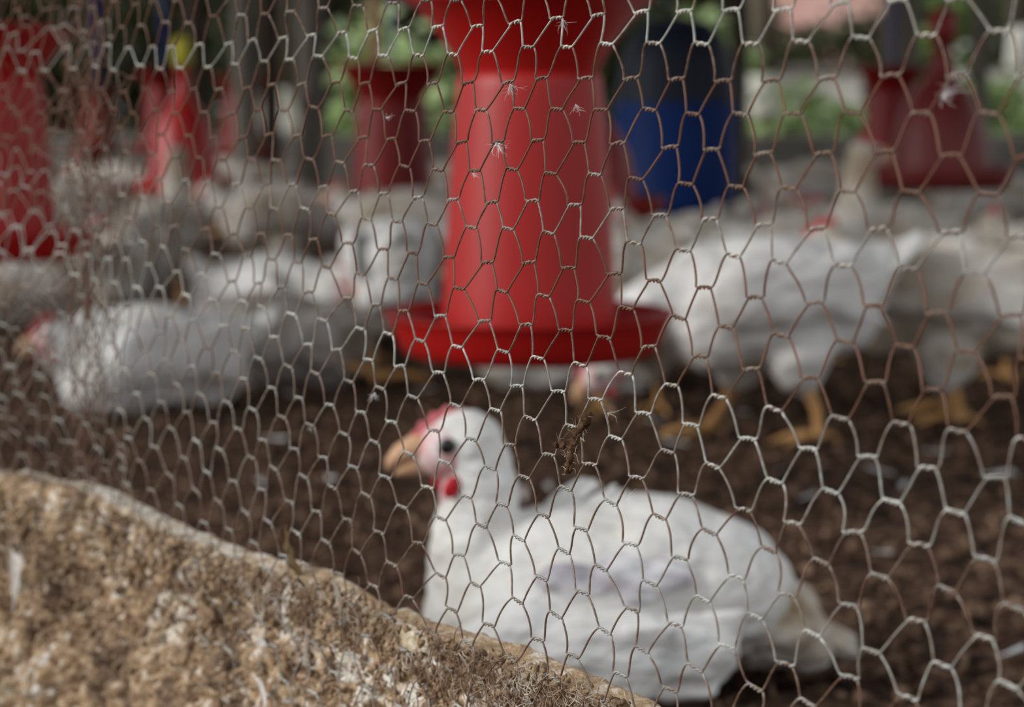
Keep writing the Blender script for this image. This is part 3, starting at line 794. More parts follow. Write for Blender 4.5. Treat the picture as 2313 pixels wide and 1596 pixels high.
# ------------------------------------------------------------------ planting and walls beyond the back opening
def bush(px, d, w, h, m, label, n=420, leaf=0.09, name='leafy_bush', z0=0.0, group=None):
    c = W(px, 185, d)
    root = thing(name, label, 'bush', (c.x, d, -0.06), 0, group)
    g = np.random.default_rng(int(px * 7 + d * 13) % 9999)
    V, F = [], []
    for k in range(n):
        while True:
            p = g.uniform(-1, 1, 3)
            q = np.linalg.norm(p)
            if 0.35 < q < 1: break
        cpt = np.array([p[0] * w / 2, p[1] * w * 0.35, z0 + h * 0.5 + p[2] * h * 0.5])
        a, b = g.uniform(0, 2 * PI), g.uniform(-0.9, 0.6)
        ax = np.array([math.cos(a) * math.cos(b), math.sin(a) * math.cos(b), math.sin(b)])
        sd = np.cross(ax, g.normal(size=3)); sd /= np.linalg.norm(sd)
        up = np.cross(ax, sd)
        L = leaf * g.uniform(0.6, 1.3)
        b0 = len(V)
        V += [cpt, cpt + ax * L * .5 + sd * L * .24 + up * L * .06, cpt + ax * L - up * L * .12, cpt + ax * L * .5 - sd * L * .24 + up * L * .06]
        F += [(b0, b0 + 1, b0 + 2, b0 + 3)]
    stuff(mesh_np('foliage', V, F, M[m], root, False))
    bm = bmesh.new()
    for k in range(5):
        a = k * 1.3
        tube(bm, [(0.02 * math.cos(a), 0.02 * math.sin(a), 0), (w * .12 * math.cos(a), w * .08 * math.sin(a), h * .4), (w * .25 * math.cos(a), w * .16 * math.sin(a), h * .75)], [0.014, 0.010, 0.005], 6)
    obj('stem', bm, M['bark'], root)
    return root


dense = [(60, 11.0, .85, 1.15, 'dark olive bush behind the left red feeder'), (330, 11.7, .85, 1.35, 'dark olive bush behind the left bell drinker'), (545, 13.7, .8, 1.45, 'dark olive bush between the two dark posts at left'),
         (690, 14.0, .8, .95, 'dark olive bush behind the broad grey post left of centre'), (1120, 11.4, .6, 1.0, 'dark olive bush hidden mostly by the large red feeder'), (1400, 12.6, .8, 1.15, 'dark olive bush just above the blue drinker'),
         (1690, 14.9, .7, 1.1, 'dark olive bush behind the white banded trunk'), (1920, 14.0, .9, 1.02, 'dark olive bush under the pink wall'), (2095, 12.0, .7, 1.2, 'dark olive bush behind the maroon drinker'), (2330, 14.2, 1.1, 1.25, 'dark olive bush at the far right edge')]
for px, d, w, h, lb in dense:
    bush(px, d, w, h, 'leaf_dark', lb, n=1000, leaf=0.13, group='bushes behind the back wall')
light = [(830, 10.7, 0.34, 0.95, 'leaf_light', 'pale green bush just left of the large red feeder top'),
         (935, 10.3, 0.42, 0.80, 'leaf_light', 'mid green bush touching the left rim of the large red feeder'),
         (1612, 10.4, 0.36, 0.92, 'leaf_light', 'pale green bush above the blue drinker'),
         (1820, 10.0, 0.34, 0.52, 'leaf_light', 'low light green plant on the back wall under the pink wall'),
         (1890, 10.6, 0.28, 0.46, 'leaf_light', 'small light green plant left of the dark red feeder at right'),
         (2118, 10.5, 0.22, 1.0, 'leaf', 'upright olive green plant above the maroon drinker'),
         (2226, 9.9, 0.24, 0.56, 'leaf_light', 'light green plant right of the maroon drinker'),
         (2285, 10.5, 0.2, 0.6, 'leaf_light', 'light green plant at the far right edge of the back opening')]
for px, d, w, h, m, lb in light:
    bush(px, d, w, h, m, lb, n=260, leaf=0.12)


def trunk(px, wpx, d, ytop, ybot, label):
    a, b = W(px, ytop, d), W(px, ybot, d)
    r = wpx * d / FPX / 2
    root = thing('tree_trunk', label, 'tree', (a.x, d, -0.06))
    bm = bmesh.new()
    hs = np.linspace(0, b.z + .06, 5)
    tube(bm, [(0, 0, z) for z in hs], [r * 1.15, r * 1.1, r * 1.05, r * 1.03, r], 12)
    obj('lower_bark', bm, M['bark'], root)
    bm = bmesh.new()
    tube(bm, [(0.01 * math.sin(z * 9), 0, z) for z in np.linspace(b.z + .06, a.z + .06, 8)], r * 1.02, 12)
    o = obj('limewash_band', bm, M['whitewall'], root)
    o['label'] = 'white painted band'
    bm = bmesh.new()
    tube(bm, [(0.02 * math.sin(z * 5), 0, z) for z in np.linspace(a.z + .06, 3.2, 8)], [r * (1 - 0.05 * k) for k in range(8)], 12)
    obj('upper_bark', bm, M['bark'], root)
    return root


trunk(1728, 60, 10.9, 165, 262, 'white banded tree trunk right of the blue drinker')
trunk(2302, 50, 10.8, 60, 240, 'white banded tree trunk at the far right edge')
trunk(2172, 34, 11.0, 95, 190, 'slim white banded trunk above the maroon drinker')
trunk(648, 30, 10.6, 200, 300, 'slim white banded trunk between two grey posts')

# made-up cream walls standing in for bright openings beyond the shed
for px0, px1, ytop, lb in ((1684, 1985, 150, 'low cream garden wall seen through the back opening right of the blue barrel'), (2120, 2420, 140, 'low cream garden wall behind the light plants at the far right'), (588, 690, 215, 'short cream wall piece seen between the posts left of centre')):
    p0, p1 = W(px0, ytop, 12.9), W(px1, ytop, 12.9)
    gw_ = thing('garden_wall', lb, 'wall', ((p0.x + p1.x) / 2, 12.9, -0.06))
    bm = bmesh.new()
    boxm(bm, (0, 0, (p0.z + .03) / 2), (p1.x - p0.x, .14, p0.z + .03))
    bevel_all(bm, .01)
    obj('plaster', bm, M['whitewall'], gw_, False)
    bm = bmesh.new()
    boxm(bm, (0, 0, p0.z + .045), (p1.x - p0.x + .04, .2, .04))
    bevel_all(bm, .008)
    obj('coping', bm, M['cement'], gw_, False)

# house beyond
h0, h1 = W(1700, 40, 17.0), W(2040, 40, 17.0)
house = thing('house', 'low house with pale pink wall seen beyond the bushes', 'house', ((h0.x + h1.x) / 2, 17.6, -0.06))
bm = bmesh.new()
boxm(bm, (0, 0, 1.3), (h1.x - h0.x, 1.0, 2.6))
obj('wall', bm, M['pinkwall'], house, False)
bm = bmesh.new()
boxm(bm, (0, -0.2, 2.75), (h1.x - h0.x + 0.6, 2.0, 0.12), (R(-12), 0, 0))
obj('roof', bm, M['roof'], house, False)
for k in range(2):
    bm = bmesh.new()
    boxm(bm, (-0.3 + 0.6 * k, -0.5, 1.6), (0.4, 0.06, 0.6))
    f = obj('window_frame', bm, M['wood_dark'], house, False)
    bm = bmesh.new()
    boxm(bm, (-0.3 + 0.6 * k, -0.535, 1.6), (0.3, 0.02, 0.5))
    obj('pane', bm, M['navy'], f, False)


# big trees close the view behind everything
def tree(px, d, w, h, label, m='leaf_dark'):
    c = W(px, 185, d)
    root = thing('leafy_tree', label, 'tree', (c.x, d, -0.06), 0, 'trees closing the view')
    g = np.random.default_rng(int(px) + 1500)
    V, F = [], []
    for k in range(2200):
        p = g.normal(size=3); p /= np.linalg.norm(p); p *= g.uniform(.5, 1)
        cpt = np.array([p[0] * w / 2, p[1] * w / 2, h * 0.55 + p[2] * h * 0.52])
        a = g.normal(size=3); a /= np.linalg.norm(a)
        b = np.cross(a, g.normal(size=3)); b /= np.linalg.norm(b)
        L = g.uniform(.16, .34)
        b0 = len(V)
        V += [cpt - a * L * .5, cpt + b * L * .28, cpt + a * L * .5, cpt - b * L * .28]
        F += [(b0, b0 + 1, b0 + 2, b0 + 3)]
    stuff(mesh_np('foliage', V, F, M[m], root, False))
    bm = bmesh.new()
    tube(bm, [(0, 0, 0), (0.05, 0, h * .3), (0, .05, h * .7)], [0.16, 0.13, 0.06], 8)
    obj('trunk', bm, M['bark'], root)


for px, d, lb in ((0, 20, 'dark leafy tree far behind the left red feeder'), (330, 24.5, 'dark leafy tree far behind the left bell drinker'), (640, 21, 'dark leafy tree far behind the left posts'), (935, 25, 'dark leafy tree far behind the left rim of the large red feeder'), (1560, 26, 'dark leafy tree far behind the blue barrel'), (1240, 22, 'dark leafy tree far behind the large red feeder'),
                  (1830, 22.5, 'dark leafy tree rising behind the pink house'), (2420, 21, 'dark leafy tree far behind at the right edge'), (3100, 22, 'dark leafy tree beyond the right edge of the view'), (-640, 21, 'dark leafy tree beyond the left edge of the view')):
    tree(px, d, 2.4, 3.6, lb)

# ------------------------------------------------------------------ feeders and drinkers
def solid_lathe(outer, inner, n=56):
    return lathe(outer + list(reversed(inner)), n)


def rope(root, z0, z1, m, name='cord', r=0.004):
    bm = bmesh.new()
    tube(bm, [(0.002 * math.sin(t * 9), 0, z0 + (z1 - z0) * t) for t in np.linspace(0, 1, 10)], r, 8)
    return obj(name, bm, m, root)


def make_feeder(label, px, d, ypan, scale=1.0, body='red', group=None, cord='cord'):
    """Hanging tube feeder: flared funnel, tapered tube, round pan. ypan: pixel row of the pan base centre."""
    b = W(px, ypan, d)
    root = thing('poultry_feeder', label, 'feeder', (b.x, d, b.z), 0, group)
    k = 0.01 * scale
    def sc_(l): return [(r * k, z * k) for r, z in l]
    # pan
    pan_o = [(0.2, 0.0), (13.6, 0.0), (14.3, 0.3), (14.9, 1.4), (15.6, 3.2), (16.2, 4.5), (16.5, 4.7)]
    pan_i = [(0.2, 0.5), (13.4, 0.5), (14.4, 1.6), (15.2, 3.3), (15.9, 4.6), (16.3, 4.8)]
    obj('pan', solid_lathe(sc_(pan_o), sc_(pan_i)), M[body], root)
    # tube with a shoulder
    t_o = [(9.9, 1.6), (10.0, 3.2), (9.75, 8), (9.35, 14), (8.95, 20), (8.5, 26), (8.2, 30.0), (8.1, 31.0), (7.7, 31.6), (7.3, 31.8)]
    t_i = [(9.6, 1.6), (9.6, 3.2), (8.6, 20), (7.9, 30.0), (7.3, 31.4)]
    obj('tube', solid_lathe(sc_(t_o), sc_(t_i)), M[body], root)
    f_o = [(7.6, 31.5), (7.9, 32.3), (9.0, 34.2), (11.2, 37.2), (13.3, 39.2), (14.0, 39.6), (14.25, 39.9)]
    f_i = [(7.3, 31.6), (7.6, 32.5), (8.8, 34.5), (11.0, 37.5), (13.1, 39.5), (14.0, 39.95)]
    obj('funnel', solid_lathe(sc_(f_o), sc_(f_i)), M[body], root)
    # bridging handle and cord
    bm = bmesh.new()
    tube(bm, [(-13.6 * k, 0, 39.6 * k), (-8 * k, 0, 40.4 * k), (0, 0, 41.0 * k), (8 * k, 0, 40.4 * k), (13.6 * k, 0, 39.6 * k)], 0.3 * k, 8)
    obj('handle', bm, M[body], root)
    rope(root, 40.9 * k, 2.02 + (d - 1.9) * .045 - b.z, M[cord])
    return root


make_feeder('large bright red feeder hanging in the middle of the coop', 1196, 2.46, 797)
make_feeder('bright red feeder hanging at the left edge', 2, 3.85, 582)
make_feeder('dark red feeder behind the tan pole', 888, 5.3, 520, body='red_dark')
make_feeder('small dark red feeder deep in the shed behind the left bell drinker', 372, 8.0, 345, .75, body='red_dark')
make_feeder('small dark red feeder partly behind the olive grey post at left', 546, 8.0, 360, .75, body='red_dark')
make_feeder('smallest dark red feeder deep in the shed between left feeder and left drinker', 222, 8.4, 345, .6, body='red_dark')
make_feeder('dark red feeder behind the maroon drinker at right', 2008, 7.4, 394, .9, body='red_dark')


def make_drinker(label, px, d, ybase, w, h, body, pan_m, neck_m, group=None):
    """Hanging bell drinker: bell with a drawn-out neck over a round trough."""
    b = W(px, ybase, d)
    root = thing('bell_drinker', label, 'drinker', (b.x, d, b.z), 0, group)
    R_ = w / 2
    bell_o = [(R_ * .70, h * .06), (R_ * .69, h * .16), (R_ * .66, h * .30), (R_ * .60, h * .44), (R_ * .50, h * .56), (R_ * .36, h * .66), (R_ * .22, h * .74), (R_ * .15, h * .84), (R_ * .12, h)]
    bell_i = [(r * .96, z - .002) for r, z in bell_o]
    obj('bell', solid_lathe(bell_o, bell_i, 48), M[body], root)
    tr_o = [(R_ * .3, 0), (R_ * .86, 0), (R_ * .95, h * .05), (R_ * 1.0, h * .13), (R_ * 1.0, h * .15)]
    tr_i = [(R_ * .3, h * .02), (R_ * .82, h * .02), (R_ * .9, h * .06), (R_ * .96, h * .14)]
    obj('trough', solid_lathe(tr_o, tr_i, 48), M[pan_m], root)
    bm = bmesh.new()
    lathe([(0.001, h * .98), (R_ * .17, h * .98), (R_ * .19, h * 1.03), (R_ * .19, h * 1.16), (R_ * .1, h * 1.2), (0.001, h * 1.2)], 24, bm)
    obj('valve', bm, M[neck_m], root)
    rope(root, h * 1.19, 2.02 + (d - 1.9) * .045 - b.z, M['wood_dark'], 'hose', 0.006)
    return root


make_drinker('pinkish red bell drinker with yellow valve at upper left', 418, 5.5, 447, 0.246, 0.335, 'red_faded', 'red', 'yellow')
make_drinker('dusty maroon bell drinker at upper right', 2120, 5.0, 425, 0.335, 0.34, 'maroon', 'maroon', 'red_dark')

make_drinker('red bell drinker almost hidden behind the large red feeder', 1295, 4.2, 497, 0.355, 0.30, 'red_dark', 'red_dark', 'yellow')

# blue barrel standing on the floor behind
bq = W(1528, 185, 5.0)
k5 = 5.0 / FPX
bar = thing('plastic_barrel', 'blue plastic barrel with dark upper part right of the large red feeder', 'barrel', (bq.x, 5.0, -0.005))
def hz(y): return W(1528, y, 5.0).z + 0.005
bm = lathe([(0.001, 0.0), (0.12, 0.0), (0.134, 0.008), (0.139, 0.03), (0.140, 0.20), (0.143, 0.205), (0.143, 0.222), (0.140, 0.227), (0.139, hz(230))], 48)
obj('drum', bm, M['blue'], bar)
bm = lathe([(0.139, hz(230)), (0.136, hz(190)), (0.128, hz(140)), (0.114, hz(100)), (0.095, hz(72)), (0.078, hz(58)), (0.074, hz(50)), (0.066, hz(48)), (0.066, hz(54)), (0.001, hz(54))], 48)
o = obj('shoulder', bm, M['navy'], bar)  # navy paints shade onto the top of the one blue drum
o['label'] = 'dark navy upper part'
bm = lathe([(0.001, hz(40)), (0.028, hz(40)), (0.030, hz(43)), (0.030, hz(56)), (0.001, hz(56))], 24)
obj('bung', bm, M['navy'], bar)


# ------------------------------------------------------------------ chickens
def head_parts(root, c, yaw, pitch, s=1.0, main=False):
    """Comb, beak, eyes, wattles fixed to a head at c (local), looking along yaw/pitch."""
    fr = Matrix.Translation(Vector(c)) @ Euler((0, -pitch, yaw)).to_matrix().to_4x4() @ Matrix.Diagonal((s, s, s, 1))
    def add(name, bm, m, label=None):
        bm.transform(fr)
        o = obj(name, bm, M[m], root)
        if label: o['label'] = label
        return o
    # face skin, a thin pad over the front of the head
    bm = bmesh.new()
    ball(bm, (0.011, 0, -0.001), (0.0225, 0.0222, 0.0205), None, 3)
    add('face', bm, 'face', 'pinkish bare face')
    # upper and lower beak
    bm = bmesh.new()
    tube(bm, [(0.022, 0, 0.003), (0.034, 0, 0.0025), (0.044, 0, -0.001), (0.051, 0, -0.0065), (0.0535, 0, -0.0115)], [0.0105, 0.0092, 0.0070, 0.0042, 0.0012], 12)
    add('upper_beak', bm, 'beak')
    bm = bmesh.new()
    tube(bm, [(0.022, 0, -0.0085), (0.034, 0, -0.0100), (0.043, 0, -0.0125), (0.0485, 0, -0.0150)], [0.0080, 0.0066, 0.0045, 0.0012], 12)
    add('lower_beak', bm, 'beak')
    # serrated comb
    top = [(0.036, 0.008), (0.034, 0.017), (0.030, 0.0165), (0.027, 0.026), (0.021, 0.0245), (0.016, 0.034), (0.010, 0.0315), (0.003, 0.039), (-0.003, 0.034), (-0.010, 0.036), (-0.016, 0.028)]
    if main:
        top = [(.006 + x * .82, 0.006 + (z - 0.006) * .74) for x, z in top]
    bot = [(-0.012, 0.012), (0.0, 0.014), (0.012, 0.012), (0.024, 0.007)]
    bm = bmesh.new()
    vs = [bm.verts.new((x, -0.0026, z)) for x, z in top + bot]
    fc = bm.faces.new(vs)
    ex = bmesh.ops.extrude_face_region(bm, geom=[fc])
    bmesh.ops.translate(bm, vec=(0, 0.0052, 0), verts=[v for v in ex['geom'] if isinstance(v, bmesh.types.BMVert)])
    bmesh.ops.recalc_face_normals(bm, faces=bm.faces[:])
    bmesh.ops.bevel(bm, geom=bm.edges[:], offset=0.0011, segments=1, affect='EDGES')
    add('comb', bm, 'comb' if main else 'comb_dull')
    for sd in (-1, 1):
        bm = bmesh.new()
        ball(bm, (0.0135, sd * 0.0205, 0.0045), (0.0062, 0.0034, 0.0062), None, 3)
        add('eye', bm, 'eye')
        bm = bmesh.new()
        ball(bm, (0.0120, sd * 0.0195, -0.0245), (0.0058, 0.0036, 0.0088), (sd * -.12, -0.5, 0), 3)
        add('wattle', bm, 'wattle' if main else 'comb_dull')
        bm = bmesh.new()
        ball(bm, (-0.0065, sd * 0.0225, -0.0125), (0.0055, 0.0024, 0.0085), None, 2)
        add('ear_lobe', bm, 'comb_dull')


def leg_bm(hip, foot, yaw=0.0, toe=0.058, flat=True, r=0.0068):
    bm = bmesh.new()
    hip, foot = Vector(hip), Vector(foot)
    mid = (hip + foot) * .5 + Vector((-0.006, 0, 0))
    tube(bm, [hip, hip.lerp(mid, .5), mid, mid.lerp(foot, .6), foot + Vector((0, 0, .004)), foot + Vector((0, 0, -.004))], [r * 1.7, r * 1.2, r, r * .95, r * 1.25, r * .9], 10)
    for a, l in ((-0.55, .9), (0.0, 1.0), (0.55, .9), (PI + 0.25, .45)):
        dx, dy = math.cos(a + yaw), math.sin(a + yaw)
        L = toe * l
        f = foot
        tube(bm, [f + Vector((0, 0, .002)), f + Vector((dx * L * .35, dy * L * .35, .006)), f + Vector((dx * L * .75, dy * L * .75, .001)), f + Vector((dx * L, dy * L, -.003)), f + Vector((dx * L * 1.13, dy * L * 1.13, -.006))],
             [r * .75, r * .6, r * .5, r * .4, r * .1], 8)
    return bm


def wing_mesh(side, base, L, Hh, droop=0.12, voxel=0.004, th=0.017, bulge=0.0):
    """Folded wing: shoulder, covert and layered flight feathers fused to one shape."""
    bm = bmesh.new()
    bx, by, bz = base
    ball(bm, (bx, by, bz), (L * .30, th * 1.1, Hh * .50), (0, 0.1, 0), 3)
    ball(bm, (bx - L * .22, by + side * 0.002, bz - Hh * .04), (L * .36, th, Hh * .46), (0, -droop, 0), 3)
    for k in range(6):
        t = k / 5
        ball(bm, (bx - L * (.42 + .10 * (1 - t)), by + side * (0.001 + .003 * t), bz - Hh * (.34 - .62 * t) - droop * L * .25), (L * (.34 + .06 * t), th * .45, Hh * .095), (side * 0.2, -droop - .28 + .5 * t, 0), 2)
    return remeshed(bm, voxel, 2)


def tail_bm(x, z, up=0.5, L=0.07):
    bm = bmesh.new()
    for k in range(-3, 4):
        a = k * 0.16
        ball(bm, (x - L * .5 * math.cos(up), k * 0.008, z + L * .5 * math.sin(up) - abs(k) * 0.004), (L * .62, 0.012, 0.006), (k * .25, up, a * .6), 2)
    return bm


BODY = [((0, 0, 0), (.125, .085, .083), 0), ((.072, 0, -.006), (.074, .074, .078), 0), ((-.095, 0, .006), (.076, .062, .060), 0), ((-.145, 0, .022), (.046, .040, .032), .3), ((-.085, 0, -.040), (.062, .060, .045), 0)]


def make_chicken(label, zc_, neck, head, hyaw=0.0, hpitch=0.0, legs=None, tilt=0.0, m='feather', voxel=0.0065, tail_up=0.5, wingdrop=0.1, ruf=0.004, group=None, seed=0.0):
    root = thing('chicken', label, 'chicken', (0, 0, 0), 0, group)
    rot = Matrix.Translation((0, 0, zc_)) @ Euler((0, tilt, 0)).to_matrix().to_4x4()
    bm = bmesh.new()
    for c, r, ry in BODY:
        ball(bm, c, r, (0, ry, 0), 3)
    if legs:
        for hx, hy, fx, fy, yw in legs:
            ball(bm, (hx * .8, hy * .95, -.065), (.046, .034, .055), None, 2)
            ball(bm, (hx, hy, -.092), (.022, .020, .036), None, 2)
    bm.transform(rot)
    pts = [Vector(p) for p in neck] + [Vector(head)]
    rad = np.linspace(.047, .0255, len(pts))
    for (a, ra), (b, rb) in zip(zip(pts[:-1], rad[:-1]), zip(pts[1:], rad[1:])):
        for t in np.linspace(0, 1, 6):
            ball(bm, a.lerp(b, t), ra + (rb - ra) * t, None, 2)
    hd = Vector(head)
    ball(bm, hd + Vector((-.003 * math.cos(hyaw), -.003 * math.sin(hyaw), 0)), (.031, .0235, .0255), (0, -hpitch, hyaw), 3)
    me = remeshed(bm, voxel, 5)
    ruffle(me, ruf, 55, seed)
    o = link('body', me, M[m], root)
    head_parts(root, head, hyaw, hpitch)
    for sd in (-1, 1):
        w = wing_mesh(sd, (.045, sd * .082, .022), .21, .098, wingdrop, 0.006)
        w.transform(rot)
        ruffle(w, .0025, 70, seed + 3)
        link('wing', w, M[m], root)
    t = tail_bm(-.155, .028, tail_up)
    t.transform(rot)
    obj('tail', t, M[m], root)
    if legs:
        for hx, hy, fx, fy, yw in legs:
            hip = rot @ Vector((hx, hy, -.105))
            obj('leg', leg_bm(hip, (fx, fy, 0.009), yw), M['leg'], root)
    return root


STAND = [(.005, -.045, .012, -.048, 0.1), (.0, .045, -.02, .05, -.1)]
STRIDE = [(.03, -.045, .06, -.048, 0.1), (-.03, .045, -.055, .05, -.2)]
gw = 'white chickens deep in the flock'
proto = {}
proto['alert'] = make_chicken('white chicken', .175, [(.095, 0, .20), (.120, 0, .255), (.125, 0, .31)], (.135, 0, .355), legs=STAND, m='feather_dirty', seed=1)
proto['peck'] = make_chicken('white chicken', .182, [(.105, 0, .19), (.16, 0, .17), (.195, 0, .13)], (.215, 0, .10), hpitch=-.7, legs=STRIDE, tilt=.08, m='feather', wingdrop=.05, seed=2)
proto['sit'] = make_chicken('white chicken', .074, [(.10, 0, .10), (.125, 0, .145)], (.14, 0, .185), m='feather_dirty', seed=3)
proto['rest'] = make_chicken('white chicken', .074, [(.105, 0, .085), (.135, 0, .10)], (.158, 0, .115), m='feather', hpitch=-.15, seed=6)
proto['low'] = make_chicken('white chicken', .165, [(.115, 0, .175), (.145, 0, .20)], (.165, 0, .225), legs=STAND, m='feather_dirty', hpitch=-.1, seed=4)
used = set()


def G(px, ypx):
    """floor point seen at a pixel"""
    d = 3.0
    for _ in range(30):
        d = max(0.5, d * (1 + (W(px, ypx, d).z) / (EYE - W(px, ypx, d).z + 1e-6)))
    return W(px, ypx, d)


def hen(kind, px, d, deg, label, scale=1.0):
    """deg: heading, 0 = towards the right of the photograph, 90 = away from us."""
    c = W(px, 185, d)
    if kind not in used:
        used.add(kind)
        r = proto[kind]
        r.location = (c.x, d, 0)
        r.rotation_euler = (0, 0, R(deg))
        r.scale = (scale,) * 3
        r['label'] = label
        return r
    return copy_tree(proto[kind], (c.x, d, 0), R(deg), label, None, scale)


hen('peck', 1735, 2.90, 196, 'white chicken standing sideways with lowered head right of the large feeder', 1.06)
hen('alert', 1800, 3.75, 20, 'white chicken with tall upright neck just behind the head-down one at right')
hen('low', 2165, 3.08, 160, 'large white chicken standing at the right edge on yellow legs', 1.10)
hen('low', 2350, 3.5, 100, 'white chicken cut off by the right edge behind its neighbour', 1.05)
hen('alert', 1425, 3.15, 255, 'white chicken standing close against the right side of the large feeder', .85)
hen('low', 1590, 4.0, 205, 'greyish white chicken between the big feeder and the head-down one', 1.0)
hen('low', 1715, 4.5, 268, 'white chicken facing us with pink face behind the head-down one')
hen('rest', 622, 3.9, -45, 'white chicken sitting left of the large feeder with its red face turned right', 1.15)
hen('peck', 895, 3.75, 97, 'bright white chicken seen from behind at the left rim of the large red feeder', .95)
hen('low', 640, 5.1, 190, 'plump white chicken standing below and right of the left bell drinker', 1.02)
hen('alert', 356, 4.7, 80, 'white chicken standing upright right below the left bell drinker', .9)
hen('rest', 325, 3.2, 218, 'white chicken resting at lower left with its red head low', 1.0)
hen('low', 280, 4.15, 95, 'white chicken behind the resting one at lower left', .85)
hen('low', 190, 5.6, 30, 'white chicken beyond the left red feeder')
hen('sit', 45, 4.3, 10, 'white chicken sitting under the left red feeder', 1.0)
hen('low', 268, 6.4, 150, 'pale chicken far back between left feeder and left drinker')
hen('sit', 1275, 3.42, 175, 'white chicken sitting on the floor below and behind the large red feeder', 1.0)
hen('sit', 1745, 5.9, 170, 'dim grey chicken far back left of the maroon drinker', 1.05)
hen('low', 1842, 6.6, 20, 'dim grey chicken far back right of the blue barrel', 1.0)
hen('sit', 1930, 5.4, 200, 'dim grey chicken just under the maroon drinker', 1.0)
hen('low', 2040, 4.3, 185, 'white chicken behind the large one at the right edge', 1.0)
hen('low', 930, 4.85, 170, 'grey white chicken standing under the dark red feeder', 1.0)
hen('low', 1010, 6.5, 10, 'pale chicken far back behind the large red feeder')
hen('low', 505, 6.9, 170, 'pale chicken far back under the deep dark feeders')
hen('low', 2240, 5.9, 10, 'pale chicken far back right of the maroon drinker')
hen('low', 120, 5.0, 200, 'white chicken standing behind the left red feeder trough')


# a chicken lying with one leg stretched out behind it
def lying():
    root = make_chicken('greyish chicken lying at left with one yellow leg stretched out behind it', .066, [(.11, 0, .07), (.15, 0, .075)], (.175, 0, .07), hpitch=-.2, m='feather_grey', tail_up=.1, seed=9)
    c = W(600, 185, 3.48)
    root.location = (c.x, 3.48, 0)
    root.rotation_euler = (0, 0, R(187))
    bm = leg_bm((-.10, .035, .035), (-.185, .065, .012), PI + .5, .07, r=.009)
    obj('leg', bm, M['leg'], root)
    return root


lying()


